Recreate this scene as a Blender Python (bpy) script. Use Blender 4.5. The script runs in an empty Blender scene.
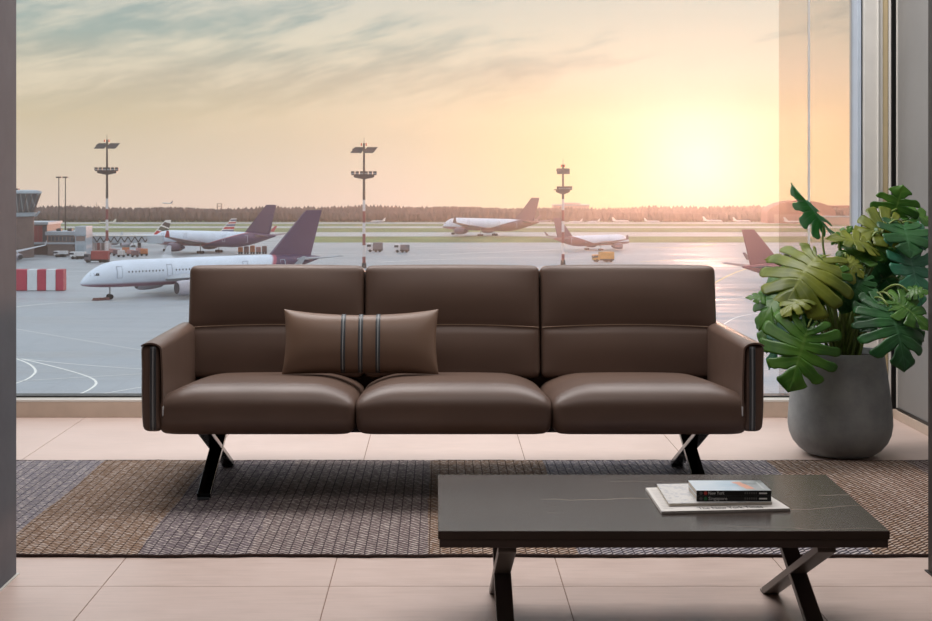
import bpy, bmesh, math, random
import numpy as np
from mathutils import Vector, Matrix, Quaternion

rng = random.Random(7)
PI = math.pi
C = bpy.context.scene.collection

# ------------------------------------------------------------------ camera
F = 1385.0            # focal length in pixels of the 932 px wide frame
VX, VY = 440.0, 180.0  # vanishing point of the floor lines
H = 1.185             # eye height above the lounge floor
HC = 24.0             # eye height above the apron
ZG = H - HC           # level of the apron

cam_d = bpy.data.cameras.new('camera')
cam = bpy.data.objects.new('camera', cam_d)
C.objects.link(cam)
cam.location = (0, 0, H)
cam.rotation_euler = (PI / 2, 0, 0)
cam_d.sensor_width = 36
cam_d.lens = F / 932 * 36
cam_d.shift_x = (466 - VX) / 932
cam_d.shift_y = (VY - 310.5) / 932
cam_d.clip_start = 0.05
cam_d.clip_end = 6000
bpy.context.scene.camera = cam


def at(x, y, d):
    return Vector(((x - VX) / F * d, d, H - (y - VY) / F * d))


def ground_d(y):
    return F * HC / (y - VY)


def lin(c):
    c = c / 255.0
    return c / 12.92 if c <= 0.04045 else ((c + 0.055) / 1.055) ** 2.4


def rgb(r, g, b):
    return (lin(r), lin(g), lin(b), 1.0)


# ------------------------------------------------------------------ node helpers
class NT:
    def __init__(self, nt):
        self.nt = nt

    def n(self, t, **kw):
        nd = self.nt.nodes.new(t)
        for k, v in kw.items():
            setattr(nd, k, v)
        return nd

    def put(self, sock, v):
        if v is None:
            return
        if isinstance(v, bpy.types.NodeSocket):
            self.nt.links.new(v, sock)
        else:
            sock.default_value = v

    def m(self, op, a, b=None, c=None, clamp=False):
        nd = self.n('ShaderNodeMath', operation=op)
        nd.use_clamp = clamp
        for i, v in enumerate((a, b, c)):
            self.put(nd.inputs[i], v)
        return nd.outputs[0]

    def vm(self, op, a, b=None):
        nd = self.n('ShaderNodeVectorMath', operation=op)
        self.put(nd.inputs[0], a)
        if b is not None:
            self.put(nd.inputs[1], b)
        return nd.outputs['Value'] if op in ('DOT_PRODUCT', 'LENGTH', 'DISTANCE') else nd.outputs[0]

    def mix(self, f, a, b, mode='MIX'):
        nd = self.n('ShaderNodeMix', data_type='RGBA', blend_type=mode)
        self.put(nd.inputs[0], f)
        self.put(nd.inputs[6], a)
        self.put(nd.inputs[7], b)
        return nd.outputs[2]

    def ramp(self, f, stops, interp='LINEAR'):
        nd = self.n('ShaderNodeValToRGB')
        cr = nd.color_ramp
        cr.interpolation = interp
        while len(cr.elements) > 1:
            cr.elements.remove(cr.elements[-1])
        cr.elements[0].position = stops[0][0]
        cr.elements[0].color = stops[0][1]
        for p, c in stops[1:]:
            e = cr.elements.new(p)
            e.color = c
        self.put(nd.inputs[0], f)
        return nd.outputs[0]

    def rng(self, v, a, b, c=0.0, d=1.0, smooth=True):
        nd = self.n('ShaderNodeMapRange')
        nd.interpolation_type = 'SMOOTHSTEP' if smooth else 'LINEAR'
        self.put(nd.inputs[0], v)
        for i, q in enumerate((a, b, c, d)):
            nd.inputs[i + 1].default_value = q
        return nd.outputs[0]

    def noise(self, vec, scale, detail=3.0, rough=0.5, dist=0.0):
        nd = self.n('ShaderNodeTexNoise')
        self.put(nd.inputs['Vector'], vec)
        nd.inputs['Scale'].default_value = scale
        nd.inputs['Detail'].default_value = detail
        nd.inputs['Roughness'].default_value = rough
        nd.inputs['Distortion'].default_value = dist
        return nd.outputs[0]

    def xyz(self, v):
        nd = self.n('ShaderNodeSeparateXYZ')
        self.put(nd.inputs[0], v)
        return nd.outputs[0], nd.outputs[1], nd.outputs[2]

    def comb(self, x, y, z):
        nd = self.n('ShaderNodeCombineXYZ')
        for i, v in enumerate((x, y, z)):
            self.put(nd.inputs[i], v)
        return nd.outputs[0]

    def obj(self):
        return self.n('ShaderNodeTexCoord').outputs['Object']

    def geo(self):
        return self.n('ShaderNodeNewGeometry').outputs['Position']

    def bump(self, h, strength=0.3, dist=0.01):
        nd = self.n('ShaderNodeBump')
        nd.inputs['Strength'].default_value = strength
        nd.inputs['Distance'].default_value = dist
        self.put(nd.inputs['Height'], h)
        return nd.outputs[0]


def material(name, color=None, rough=0.5, metal=0.0, spec=None, fn=None, coat=0.0, **extra):
    m = bpy.data.materials.new(name)
    m.use_nodes = True
    t = NT(m.node_tree)
    b = m.node_tree.nodes['Principled BSDF']
    if color is not None:
        b.inputs['Base Color'].default_value = color
    b.inputs['Roughness'].default_value = rough
    b.inputs['Metallic'].default_value = metal
    if spec is not None:
        b.inputs['Specular IOR Level'].default_value = spec
    b.inputs['Coat Weight'].default_value = coat
    for k, v in extra.items():
        b.inputs[k].default_value = v
    if fn:
        fn(t, b)
    return m


def grainy(col, rough=0.5, scale=30, amt=0.12, bump=0.0, bdist=0.002, **kw):
    """colour with fine procedural variation"""
    def fn(t, b):
        p = t.obj()
        n = t.noise(p, scale, 4, 0.6)
        k = t.rng(n, 0.3, 0.7, 1 - amt, 1 + amt)
        col_s = t.vm('SCALE', col[:3])
        sc = col_s.node
        t.put(sc.inputs['Scale'], k)
        t.put(b.inputs['Base Color'], col_s)
        if bump:
            t.put(b.inputs['Normal'], t.bump(n, bump, bdist))
    return lambda name: material(name, None, rough, fn=fn, **kw)


# ------------------------------------------------------------------ mesh helpers
class MB:
    def __init__(self):
        self.v = []
        self.f = []
        self.mi = []
        self.uv = None

    def add(self, vs, fs, mi=0):
        o = len(self.v)
        self.v.extend(Vector(p) for p in vs)
        for f in fs:
            self.f.append(tuple(i + o for i in f))
            self.mi.append(mi)
        return self

    def box(self, x0, x1, y0, y1, z0, z1, mi=0):
        vs = [(x, y, z) for z in (z0, z1) for y in (y0, y1) for x in (x0, x1)]
        fs = [(0, 2, 3, 1), (4, 5, 7, 6), (0, 1, 5, 4), (2, 6, 7, 3), (0, 4, 6, 2), (1, 3, 7, 5)]
        return self.add(vs, fs, mi)

    def bar(self, p, q, w, t, wdir=(1, 0, 0), mi=0):
        """rectangular bar from p to q; w along wdir, t across"""
        p, q = Vector(p), Vector(q)
        a = (q - p).normalized()
        u = Vector(wdir)
        u = (u - a * u.dot(a)).normalized()
        n = a.cross(u)
        vs = []
        for c in (p, q):
            for s, r in ((-1, -1), (1, -1), (1, 1), (-1, 1)):
                vs.append(c + u * s * w / 2 + n * r * t / 2)
        fs = [(3, 2, 1, 0), (4, 5, 6, 7)] + [(i, (i + 1) % 4, 4 + (i + 1) % 4, 4 + i) for i in range(4)]
        return self.add(vs, fs, mi)

    def tube(self, pts, r, seg=8, caps=True, mi=0):
        pts = [Vector(p) for p in pts]
        rs = r if isinstance(r, (list, tuple)) else [r] * len(pts)
        d0 = (pts[1] - pts[0]).normalized()
        ref = Vector((0, 0, 1)) if abs(d0.z) < 0.9 else Vector((1, 0, 0))
        vs, fs = [], []
        u = d0.cross(ref).normalized()
        for i, p in enumerate(pts):
            a = (pts[min(i + 1, len(pts) - 1)] - pts[max(i - 1, 0)]).normalized()
            u = (u - a * u.dot(a)).normalized()
            w = a.cross(u)
            for k in range(seg):
                an = 2 * PI * k / seg
                vs.append(p + (u * math.cos(an) + w * math.sin(an)) * rs[i])
        for i in range(len(pts) - 1):
            for k in range(seg):
                k2 = (k + 1) % seg
                fs.append((i * seg + k, i * seg + k2, (i + 1) * seg + k2, (i + 1) * seg + k))
        if caps:
            fs.append(tuple(range(seg))[::-1])
            fs.append(tuple((len(pts) - 1) * seg + k for k in range(seg)))
        return self.add(vs, fs, mi)

    def lathe(self, prof, seg=40, center=(0, 0, 0), axis='z', mi=0):
        cx, cy, cz = center
        vs, fs = [], []
        for r, h in prof:
            for k in range(seg):
                a = 2 * PI * k / seg
                if axis == 'z':
                    vs.append((cx + r * math.cos(a), cy + r * math.sin(a), cz + h))
                elif axis == 'x':
                    vs.append((cx + h, cy + r * math.cos(a), cz + r * math.sin(a)))
                else:
                    vs.append((cx + r * math.sin(a), cy + h, cz + r * math.cos(a)))
        for i in range(len(prof) - 1):
            for k in range(seg):
                k2 = (k + 1) % seg
                fs.append((i * seg + k, i * seg + k2, (i + 1) * seg + k2, (i + 1) * seg + k))
        fs.append(tuple(range(seg))[::-1])
        fs.append(tuple((len(prof) - 1) * seg + k for k in range(seg)))
        return self.add(vs, fs, mi)

    def prism(self, poly, off, mi=0):
        """polygon (list of 3D points) extruded by vector off"""
        n = len(poly)
        off = Vector(off)
        vs = [Vector(p) for p in poly] + [Vector(p) + off for p in poly]
        fs = [tuple(range(n))[::-1], tuple(range(n, 2 * n))]
        fs += [(i, (i + 1) % n, n + (i + 1) % n, n + i) for i in range(n)]
        return self.add(vs, fs, mi)

    def rbox(self, w, d, h, r, n=14, fn=None, center=(0, 0, 0), rot=None, mi=0):
        """rounded box with gridded faces, optional deformation fn(x,y,z,u,v,w)->(x,y,z)"""
        if not isinstance(n, (tuple, list)):
            n = (n, n, n)
        half = (w / 2, d / 2, h / 2)
        rr = min(r, *half) * 0.9999
        idx = {}
        vs, fs = [], []

        def grid(k, m):  # denser near the ends
            t = -1 + 2 * k / m
            return math.copysign(abs(math.sin(t * PI / 2)) * 0.6 + abs(t) * 0.4, t)

        def vert(i, j, k):
            key = (i, j, k)
            if key in idx:
                return idx[key]
            t = (grid(i, n[0]), grid(j, n[1]), grid(k, n[2]))
            p = Vector((t[0] * half[0], t[1] * half[1], t[2] * half[2]))
            q = Vector([max(-(half[a] - rr), min(half[a] - rr, p[a])) for a in range(3)])
            dv = p - q
            if dv.length > 1e-9:
                p = q + dv.normalized() * rr
            if fn:
                p = Vector(fn(p.x, p.y, p.z, p.x / half[0], p.y / half[1], p.z / half[2]))
            if rot is not None:
                p = rot @ p
            idx[key] = len(vs)
            vs.append(p + Vector(center))
            return idx[key]

        for a, b, c in ((0, 1, 2), (1, 2, 0), (2, 0, 1)):
            for side in (0, n[c]):
                for i in range(n[a]):
                    for j in range(n[b]):
                        q = []
                        for di, dj in ((0, 0), (1, 0), (1, 1), (0, 1)):
                            k = [0, 0, 0]
                            k[a], k[b], k[c] = i + di, j + dj, side
                            q.append(vert(*k))
                        fs.append(tuple(q) if side else tuple(q[::-1]))
        return self.add(vs, fs, mi)

    def xf(self, M):
        self.v = [M @ p for p in self.v]
        return self

    def build(self, name, mats, parent=None, smooth=False, bevel=0.0, origin=None, angle=35):
        me = bpy.data.meshes.new(name)
        vs = self.v
        if origin is not None:
            o = Vector(origin)
            vs = [p - o for p in vs]
        me.from_pydata([tuple(p) for p in vs], [], self.f)
        if not isinstance(mats, (list, tuple)):
            mats = [mats]
        for m in mats:
            me.materials.append(m)
        if len(mats) > 1:
            me.polygons.foreach_set('material_index', self.mi)
        if self.uv:
            ul = me.uv_layers.new(name='UVMap')
            for p in me.polygons:
                for li in p.loop_indices:
                    ul.data[li].uv = self.uv[me.loops[li].vertex_index]
        me.update()
        if smooth:
            me.polygons.foreach_set('use_smooth', [True] * len(me.polygons))
            if smooth == 'auto':
                me.set_sharp_from_angle(angle=math.radians(angle))
        ob = bpy.data.objects.new(name, me)
        C.objects.link(ob)
        if origin is not None:
            ob.location = origin
        if parent is not None:
            ob.parent = parent
        if bevel:
            bv = ob.modifiers.new('bevel', 'BEVEL')
            bv.width = bevel
            bv.segments = 2
            bv.limit_method = 'ANGLE'
        return ob


def tag(o, label=None, cat=None, group=None, kind=None):
    if label:
        o['label'] = label
    if cat:
        o['category'] = cat
    if group:
        o['group'] = group
    if kind:
        o['kind'] = kind
    return o


def empty(name, loc, rz=0.0, label=None, cat=None, group=None):
    o = bpy.data.objects.new(name, None)
    C.objects.link(o)
    o.location = loc
    o.rotation_euler = (0, 0, rz)
    o.empty_display_size = 0.1
    return tag(o, label, cat, group)


def structure(o):
    o['kind'] = 'structure'
    return o


def copy_tree(o, parent=None):
    c = o.copy()
    C.objects.link(c)
    c.parent = parent
    for ch in list(o.children):
        copy_tree(ch, c)
    return c


def text_mesh(txt, size, width=None):
    """mesh data (verts, faces) of a line of text lying in the XY plane, left-bottom at origin"""
    cu = bpy.data.curves.new('lettering', 'FONT')
    cu.body = txt
    cu.size = size
    cu.extrude = 0.0
    cu.resolution_u = 2
    ob = bpy.data.objects.new('lettering', cu)
    C.objects.link(ob)
    dg = bpy.context.evaluated_depsgraph_get()
    dg.update()
    me = bpy.data.meshes.new_from_object(ob.evaluated_get(dg))
    vs = [v.co.copy() for v in me.vertices]
    fs = [tuple(p.vertices) for p in me.polygons]
    bpy.data.objects.remove(ob)
    bpy.data.curves.remove(cu)
    bpy.data.meshes.remove(me)
    if width and vs:
        x0 = min(v.x for v in vs)
        x1 = max(v.x for v in vs)
        k = width / (x1 - x0)
        vs = [Vector(((v.x - x0) * k, v.y, 0)) for v in vs]
    return vs, fs
SUN_E = 1.05
CLOUD_SEED = 2.3
HAZE = 0.0004
HAZE_G = 0.82
WARM = (1.0, 0.96, 0.95)
FILL_LIGHTS = [  # unseen overhead area lights, added to brighten the floor and sofa
    ('fill_light', (-0.9, 5.9, 2.98), (-0.9, 5.9, 0), 2.2, 1.4, 72, WARM),
    ('fill_light', (1.2, 5.9, 2.98), (1.2, 5.9, 0), 1.6, 1.4, 52, WARM),
    ('fill_light', (0.0, 3.4, 2.98), (0.0, 3.4, 0), 3.0, 1.0, 23, WARM),
]
# ------------------------------------------------------------------ materials of the room
def tile_fn(t, b):
    p = t.geo()
    n1 = t.noise(p, 1.6, 4, 0.55)
    st = t.vm('MULTIPLY', p, (3.0, 26.0, 1.0))
    n2 = t.noise(st, 2.2, 4, 0.6)
    k = t.m('ADD', t.m('MULTIPLY', n1, 0.5), t.m('MULTIPLY', n2, 0.5))
    c = t.ramp(k, [(0.3, rgb(190, 168, 157)), (0.5, rgb(206, 184, 173)), (0.7, rgb(217, 196, 186))])
    t.put(b.inputs['Base Color'], c)
    t.put(b.inputs['Roughness'], t.rng(n2, 0.3, 0.7, 0.34, 0.44))
    t.put(b.inputs['Normal'], t.bump(n2, 0.05, 0.002))


M_tile = material('floor_tile', None, 0.38, spec=0.4, fn=tile_fn)
M_grout = grainy(rgb(150, 124, 110), 0.9, 60, 0.1)('grout')
M_white = grainy(rgb(214, 212, 206), 0.45, 12, 0.03)('white_trim')
M_greyframe = grainy(rgb(206, 204, 198), 0.4, 8, 0.03)('grey_frame')
M_bluegrey = grainy(rgb(176, 188, 202), 0.4, 8, 0.03)('window_frame_metal')
M_beige = grainy(rgb(198, 180, 142), 0.5, 8, 0.04)('beige_trim')
M_sill = grainy(rgb(190, 172, 156), 0.5, 10, 0.05)('sill_wood')
M_black = material('black_seal', rgb(18, 17, 16), 0.4)
M_panel = grainy(rgb(128, 127, 125), 0.45, 3, 0.04)('grey_panel')
M_partition = grainy(rgb(104, 106, 112), 0.75, 5, 0.08, spec=0.15)('partition_metal')
M_post = grainy(rgb(46, 38, 34), 0.5, 10, 0.1)('dark_post')
M_ceil = material('ceiling_paint', rgb(228, 224, 218), 0.9)


def glass_material(name, tint, refl):
    m = bpy.data.materials.new(name)
    m.use_nodes = True
    nt = m.node_tree
    nt.nodes.clear()
    t = NT(nt)
    tr = t.n('ShaderNodeBsdfTransparent')
    tr.inputs[0].default_value = tint
    gl = t.n('ShaderNodeBsdfGlossy')
    gl.inputs['Roughness'].default_value = 0.02
    mx = t.n('ShaderNodeMixShader')
    mx.inputs[0].default_value = refl
    nt.links.new(tr.outputs[0], mx.inputs[1])
    nt.links.new(gl.outputs[0], mx.inputs[2])
    out = t.n('ShaderNodeOutputMaterial')
    nt.links.new(mx.outputs[0], out.inputs[0])
    return m


M_glass = glass_material('window_glass', (0.975, 0.98, 0.98, 1), 0.012)
M_glass_tint = glass_material('tinted_glass', (0.90, 0.87, 0.85, 1), 0.01)

M_glint = bpy.data.materials.new('glass_glint')
M_glint.use_nodes = True
_t = NT(M_glint.node_tree)
_tl = _t.n('ShaderNodeBsdfTranslucent')
_tl.inputs[0].default_value = (0.97, 0.96, 0.94, 1)
M_glint.node_tree.links.new(_tl.outputs[0], M_glint.node_tree.nodes['Material Output'].inputs[0])

# ------------------------------------------------------------------ floor
YW = 6.955          # the window wall
XR = 2.27           # right wall
xs = [-4.5, -3.13, -2.45, -1.77, -0.985, -0.323, 0.360, 1.042, 1.724, XR + 0.05]
ys = [-3.5, -2.0, -0.5, 1.0, 2.52, 4.04, 5.54, YW + 0.02]
fl = MB()
G = 0.0016
for i in range(len(xs) - 1):
    for j in range(len(ys) - 1):
        fl.box(xs[i] + G, xs[i + 1] - G, ys[j] + G, ys[j + 1] - G, -0.02, 0.0, 0)
fl.box(xs[0], xs[-1], ys[0], ys[-1], -0.03, -0.0025, 1)
fl.box(xs[0], xs[-1], ys[0], ys[-1] + 0.2, -0.35, -0.03, 1)
structure(fl.build('floor', [M_tile, M_grout]))
structure(MB().box(xs[0], XR + 0.1, -3.5, YW + 0.22, 3.05, 3.2).build('ceiling', M_ceil))

# ------------------------------------------------------------------ window wall
WX1 = at(851, 0, YW + .08).x      # right edge of the glass
fr = MB()
fr.box(-4.5, WX1, YW - 0.046, YW + 0.06, 0.078, 0.090, 0)
fr.box(-4.5, WX1, YW - 0.006, YW + 0.06, 0.090, 0.094, 0)           # white bead
fr.box(-4.5, WX1 + .045, YW - 0.005, YW + 0.08, 0.094, 0.102, 1)   # dark gasket
fr.box(-4.5, WX1 + .045, YW, YW + 0.08, 2.9, 3.05, 2)
fr.box(WX1, at(859.5, 0, YW).x, YW - 0.03, YW + 0.08, 0.086, 3.05, 2)
fr.box(at(859.5, 0, YW).x, at(861.2, 0, YW).x, YW - 0.02, YW + 0.08, 0.086, 3.05, 1)
win = fr.build('window_1', [M_white, M_black, M_bluegrey], bevel=0.002)
structure(win)
MB().box(-4.5, WX1, YW + 0.03, YW + 0.036, 0.094, 2.92).build('pane', M_glass, win)
px = at(782, 0, YW).x
structure(MB().box(px, WX1 - .001, YW + 0.055, YW + 0.063, 0.1, 2.92).build('window_2', M_glass_tint))
structure(MB().box(at(811.2, 0, YW).x, at(812.8, 0, YW).x, YW + 0.05, YW + 0.068, 0.1, 2.92).build('glint_strip', M_glint))  # translucent strip added in place of a thin bright highlight on the glass
structure(MB().box(-4.5, WX1 + 0.2, YW - 0.045, YW + 0.2, 0.0, 0.078).build('baseboard_back', M_sill, bevel=0.003))
# pier to the right of the glass
pier = MB()
xa, xb, xc, xd, xe = [at(p, 0, YW).x for p in (861.2, 874, 880, 886.5, 891)]
pier.box(xa, xb, YW - 0.05, YW + 0.2, 0.0, 3.05, 0)
pier.box(xb, xb + 0.006, YW - 0.06, YW + 0.2, 0.0, 3.05, 1)
pier.box(xb + 0.006, xc, YW - 0.045, YW + 0.2, 0.0, 3.05, 0)
pier.box(xc, xd, YW - 0.035, YW + 0.2, 0.0, 3.05, 2)
xw0, xw1 = at(889.2, 0, YW - .055).x, at(891.2, 0, YW - .055).x
pier.box(xd, xw0, YW - 0.045, YW + 0.2, 0.0, 3.05, 3)
pier.box(xw0, xw1, YW - 0.055, YW + 0.2, 0.0, 3.05, 1)
pier.box(xw1, XR + 0.02, YW - 0.050, YW + 0.2, 0.0, 3.05, 4)
structure(pier.build('wall_back', [M_greyframe, M_white, M_beige, M_sill, M_black], bevel=0.0015))
# right wall: grey panel in a black frame over a low baseboard
rw = MB()
rw.box(XR, XR + 0.1, -3.5, YW - 0.088, 0.055, 3.05, 0)
rw.box(XR - 0.004, XR + 0.1, YW - 0.088, YW - 0.076, 0.055, 3.05, 2)
rw.box(XR, XR + 0.1, YW - 0.076, YW - 0.052, 0.0, 3.05, 1)
rw.box(XR - 0.006, XR + 0.1, 3.0, YW - 0.1, 0.044, 0.058, 1)
structure(rw.build('wall_right', [M_panel, M_black, M_greyframe]))
structure(MB().box(XR - 0.014, XR + 0.1, 3.0, YW - 0.05, 0.0, 0.044).build('baseboard_right', M_sill, bevel=0.002))
M_wallp = grainy(rgb(120, 114, 110), 0.8, 4, 0.05)('wall_paint')
structure(MB().box(-4.6, XR + 0.1, -3.62, -3.5, -0.02, 3.05).build('wall_rear', M_wallp))  # unseen rear and side walls, added to cut ambient light from behind
structure(MB().box(-4.62, -4.5, -3.5, YW + 0.2, -0.02, 3.05).build('wall_side', M_wallp))
# near partitions that frame the view
xl = at(16.5, 0, 4.155).x
lw = MB()
lw.box(xl - 0.12, xl, 0.3, 4.155, 0.004, 3.05, 0)
structure(lw.build('wall_left', [M_partition], bevel=0.002))
structure(MB().box(xl - 0.12, xl + 0.006, 0.3, 4.165, 0.0, 0.004).build('trim_2', M_white))
xq = at(928, 0, 4.187).x
structure(MB().box(xq, xq + 0.12, 1.0, 4.187, 0.004, 3.05).build('wall_front', M_post, bevel=0.002))
structure(MB().box(xq - 0.006, xq + 0.12, 1.0, 4.2, 0.0, 0.004).build('trim_3', M_post))

# ------------------------------------------------------------------ rug
def rug_fn(t, b):
    x, y, z = t.xyz(t.obj())
    jit = t.noise(t.comb(t.m('MULTIPLY', x, 30), t.m('MULTIPLY', y, 2.0), 0.0), 1.0, 2)
    xj = t.m('ADD', x, t.m('MULTIPLY', t.m('SUBTRACT', jit, 0.5), 0.05))
    f = t.m('DIVIDE', t.m('ADD', xj, 2.5), 5.0)
    P = lambda X: (X + 2.5) / 5.0
    blue, brown, grey, dusk = rgb(158, 154, 162), rgb(166, 138, 116), rgb(158, 142, 138), rgb(144, 132, 136)
    light = t.ramp(f, [(0.0, blue), (P(-1.42), brown), (P(-.96), dusk), (P(-.62), grey), (P(-.05), brown),
                       (P(.418), blue), (P(1.36), brown), (P(1.62), rgb(176, 148, 130)), (P(1.95), dusk)], 'CONSTANT')
    bd, bbr = rgb(66, 60, 66), rgb(70, 52, 43)
    dark = t.ramp(f, [(0.0, bd), (P(-1.42), bbr), (P(-.96), rgb(62, 53, 57)), (P(-.05), bbr),
                      (P(.418), bd), (P(1.36), bbr)], 'CONSTANT')
    # twill rows running along the depth of the rug, slant alternating row by row
    rw = 0.034
    u = t.m('DIVIDE', x, rw)
    row = t.m('FLOOR', u)
    fu = t.m('SUBTRACT', u, row)
    par = t.m('MULTIPLY', t.m('SUBTRACT', t.m('MODULO', t.m('ABSOLUTE', row), 2.0), 0.5), 2.0)
    v = t.m('DIVIDE', y, 0.023)
    ph = t.m('ADD', v, t.m('MULTIPLY', t.m('MULTIPLY', fu, 1.3), -1.0))
    ph = t.m('ADD', ph, t.m('MULTIPLY', row, 0.37))
    s = t.m('SINE', t.m('MULTIPLY', ph, 2 * PI))
    edge = t.m('SINE', t.m('MULTIPLY', fu, PI))
    thread = t.m('MULTIPLY', t.rng(s, -0.3, 0.3), t.rng(edge, 0.0, 0.3))
    nz = t.noise(t.vm('MULTIPLY', t.obj(), (1.0, 1.6, 1.0)), 62, 2, 0.6)
    hl = t.rng(nz, 0.42, 0.68)
    rown = t.noise(t.comb(t.m('MULTIPLY', row, 7.31), 0.0, 0.0), 1.0, 1)
    lc = t.mix(t.m('MULTIPLY', hl, 0.75), light, rgb(236, 224, 214))
    col = t.mix(thread, dark, lc)
    col = t.mix(t.rng(rown, 0.35, 0.7, 0.0, 0.25), col, dark)
    t.put(b.inputs['Base Color'], col)
    hgt = t.m('ADD', t.m('MULTIPLY', thread, 1.0), t.m('MULTIPLY', nz, 0.4))
    t.put(b.inputs['Normal'], t.bump(hgt, 0.5, 0.004))


M_rug = material('woven_rug', None, 0.95, spec=0.1, fn=rug_fn)
M_bind = grainy(rgb(52, 34, 28), 0.95, 120, 0.3, 0.5)('rug_binding')
RX0, RX1, RY0, RY1 = -2.35, 2.17, 4.350, 5.812
rug = MB()
nx, ny = 120, 30
vs = []
for j in range(ny + 1):
    for i in range(nx + 1):
        X = RX0 + (RX1 - RX0) * i / nx
        Y = RY0 + (RY1 - RY0) * j / ny
        vs.append((X, Y + (0.004 * math.sin(X * 9) + .002 * math.sin(X * 31)) * (1 if j in (0, ny) else 0.5), 0.009 + 0.0006 * math.sin(X * 13 + Y * 7)))
k = len(vs)
fs = [(j * (nx + 1) + i, j * (nx + 1) + i + 1, (j + 1) * (nx + 1) + i + 1, (j + 1) * (nx + 1) + i) for j in range(ny) for i in range(nx)]
vs += [(p[0], p[1], 0.0005) for p in vs]
fs += [tuple(q + k for q in f[::-1]) for f in fs]
for i in range(nx):
    fs.append((i + 1, i, i + k, i + 1 + k))
    a = ny * (nx + 1) + i
    fs.append((a, a + 1, a + 1 + k, a + k))
for j in range(ny):
    a, b2 = j * (nx + 1), (j + 1) * (nx + 1)
    fs.append((a, b2, b2 + k, a + k))
    a, b2 = a + nx, b2 + nx
    fs.append((b2, a, a + k, b2 + k))
rug.add(vs, fs)
rug_o = rug.build('rug', M_rug)
tag(rug_o, 'long flat woven rug with grey, brown and bluish bands under the sofa', 'rug')
for yy, nm in ((RY0, 'binding'), (RY1, 'binding')):
    pts = []
    for i in range(241):
        X = RX0 + (RX1 - RX0) * i / 240
        pts.append((X, yy + 0.004 * math.sin(X * 9) + .002 * math.sin(X * 31) + rng.uniform(-.0015, .0015), 0.0052 + rng.uniform(-.0004, .0006)))
    e = MB().tube(pts, 0.0052, 6).build(nm, M_bind, rug_o, smooth=True)
    e['label'] = 'dark brown bound edge'
# ------------------------------------------------------------------ sofa
def leather_fn(base, var):
    def fn(t, b):
        p = t.obj()
        n = t.noise(p, 2.2, 3, 0.5)
        c = t.mix(t.rng(n, 0.3, 0.7), base, var)
        t.put(b.inputs['Base Color'], c)
        vo = t.n('ShaderNodeTexVoronoi')
        vo.inputs['Scale'].default_value = 420
        t.put(vo.inputs['Vector'], p)
        fine = t.noise(p, 6, 3, 0.5)
        h = t.m('ADD', t.m('MULTIPLY', vo.outputs[0], 0.3), t.m('MULTIPLY', fine, 2.0))
        t.put(b.inputs['Normal'], t.bump(h, 0.10, 0.0015))
        t.put(b.inputs['Roughness'], t.rng(n, 0.3, 0.7, 0.36, 0.44))
    return fn


M_leather = material('brown_leather', None, 0.4, spec=0.5, fn=leather_fn(rgb(102, 82, 71), rgb(93, 74, 64)))
M_leather_p = material('pillow_leather', None, 0.4, spec=0.5, fn=leather_fn(rgb(120, 96, 80), rgb(110, 87, 72)))
M_pipe = material('grey_piping', rgb(146, 150, 152), 0.35, spec=0.6)
M_pipe_dark = material('dark_piping', rgb(62, 66, 70), 0.3, spec=0.6)
M_stitch = material('stitch_thread', rgb(176, 150, 128), 0.7)
M_legm = material('polished_dark_metal', rgb(58, 60, 60), 0.22, 1.0)
M_under = material('sofa_underside', rgb(30, 24, 21), 0.8)
M_tagm = material('label_silver', rgb(205, 205, 205), 0.4)

SY = 5.0
sofa = empty('sofa', (0.05, 5.40, 0.0), 0, 'brown leather three-seat sofa standing on the striped rug before the window', 'sofa')
SO = Vector(sofa.location)


def sp(mb, name, mats, parent=sofa, **kw):
    """build in world coordinates, then place relative to the sofa"""
    mb.v = [p - SO for p in mb.v]
    return mb.build(name, mats, parent, **kw)


joints = [-1.024, -0.306, 0.406, 1.119]


SEAT_TILT = math.radians(-4.2)


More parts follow.
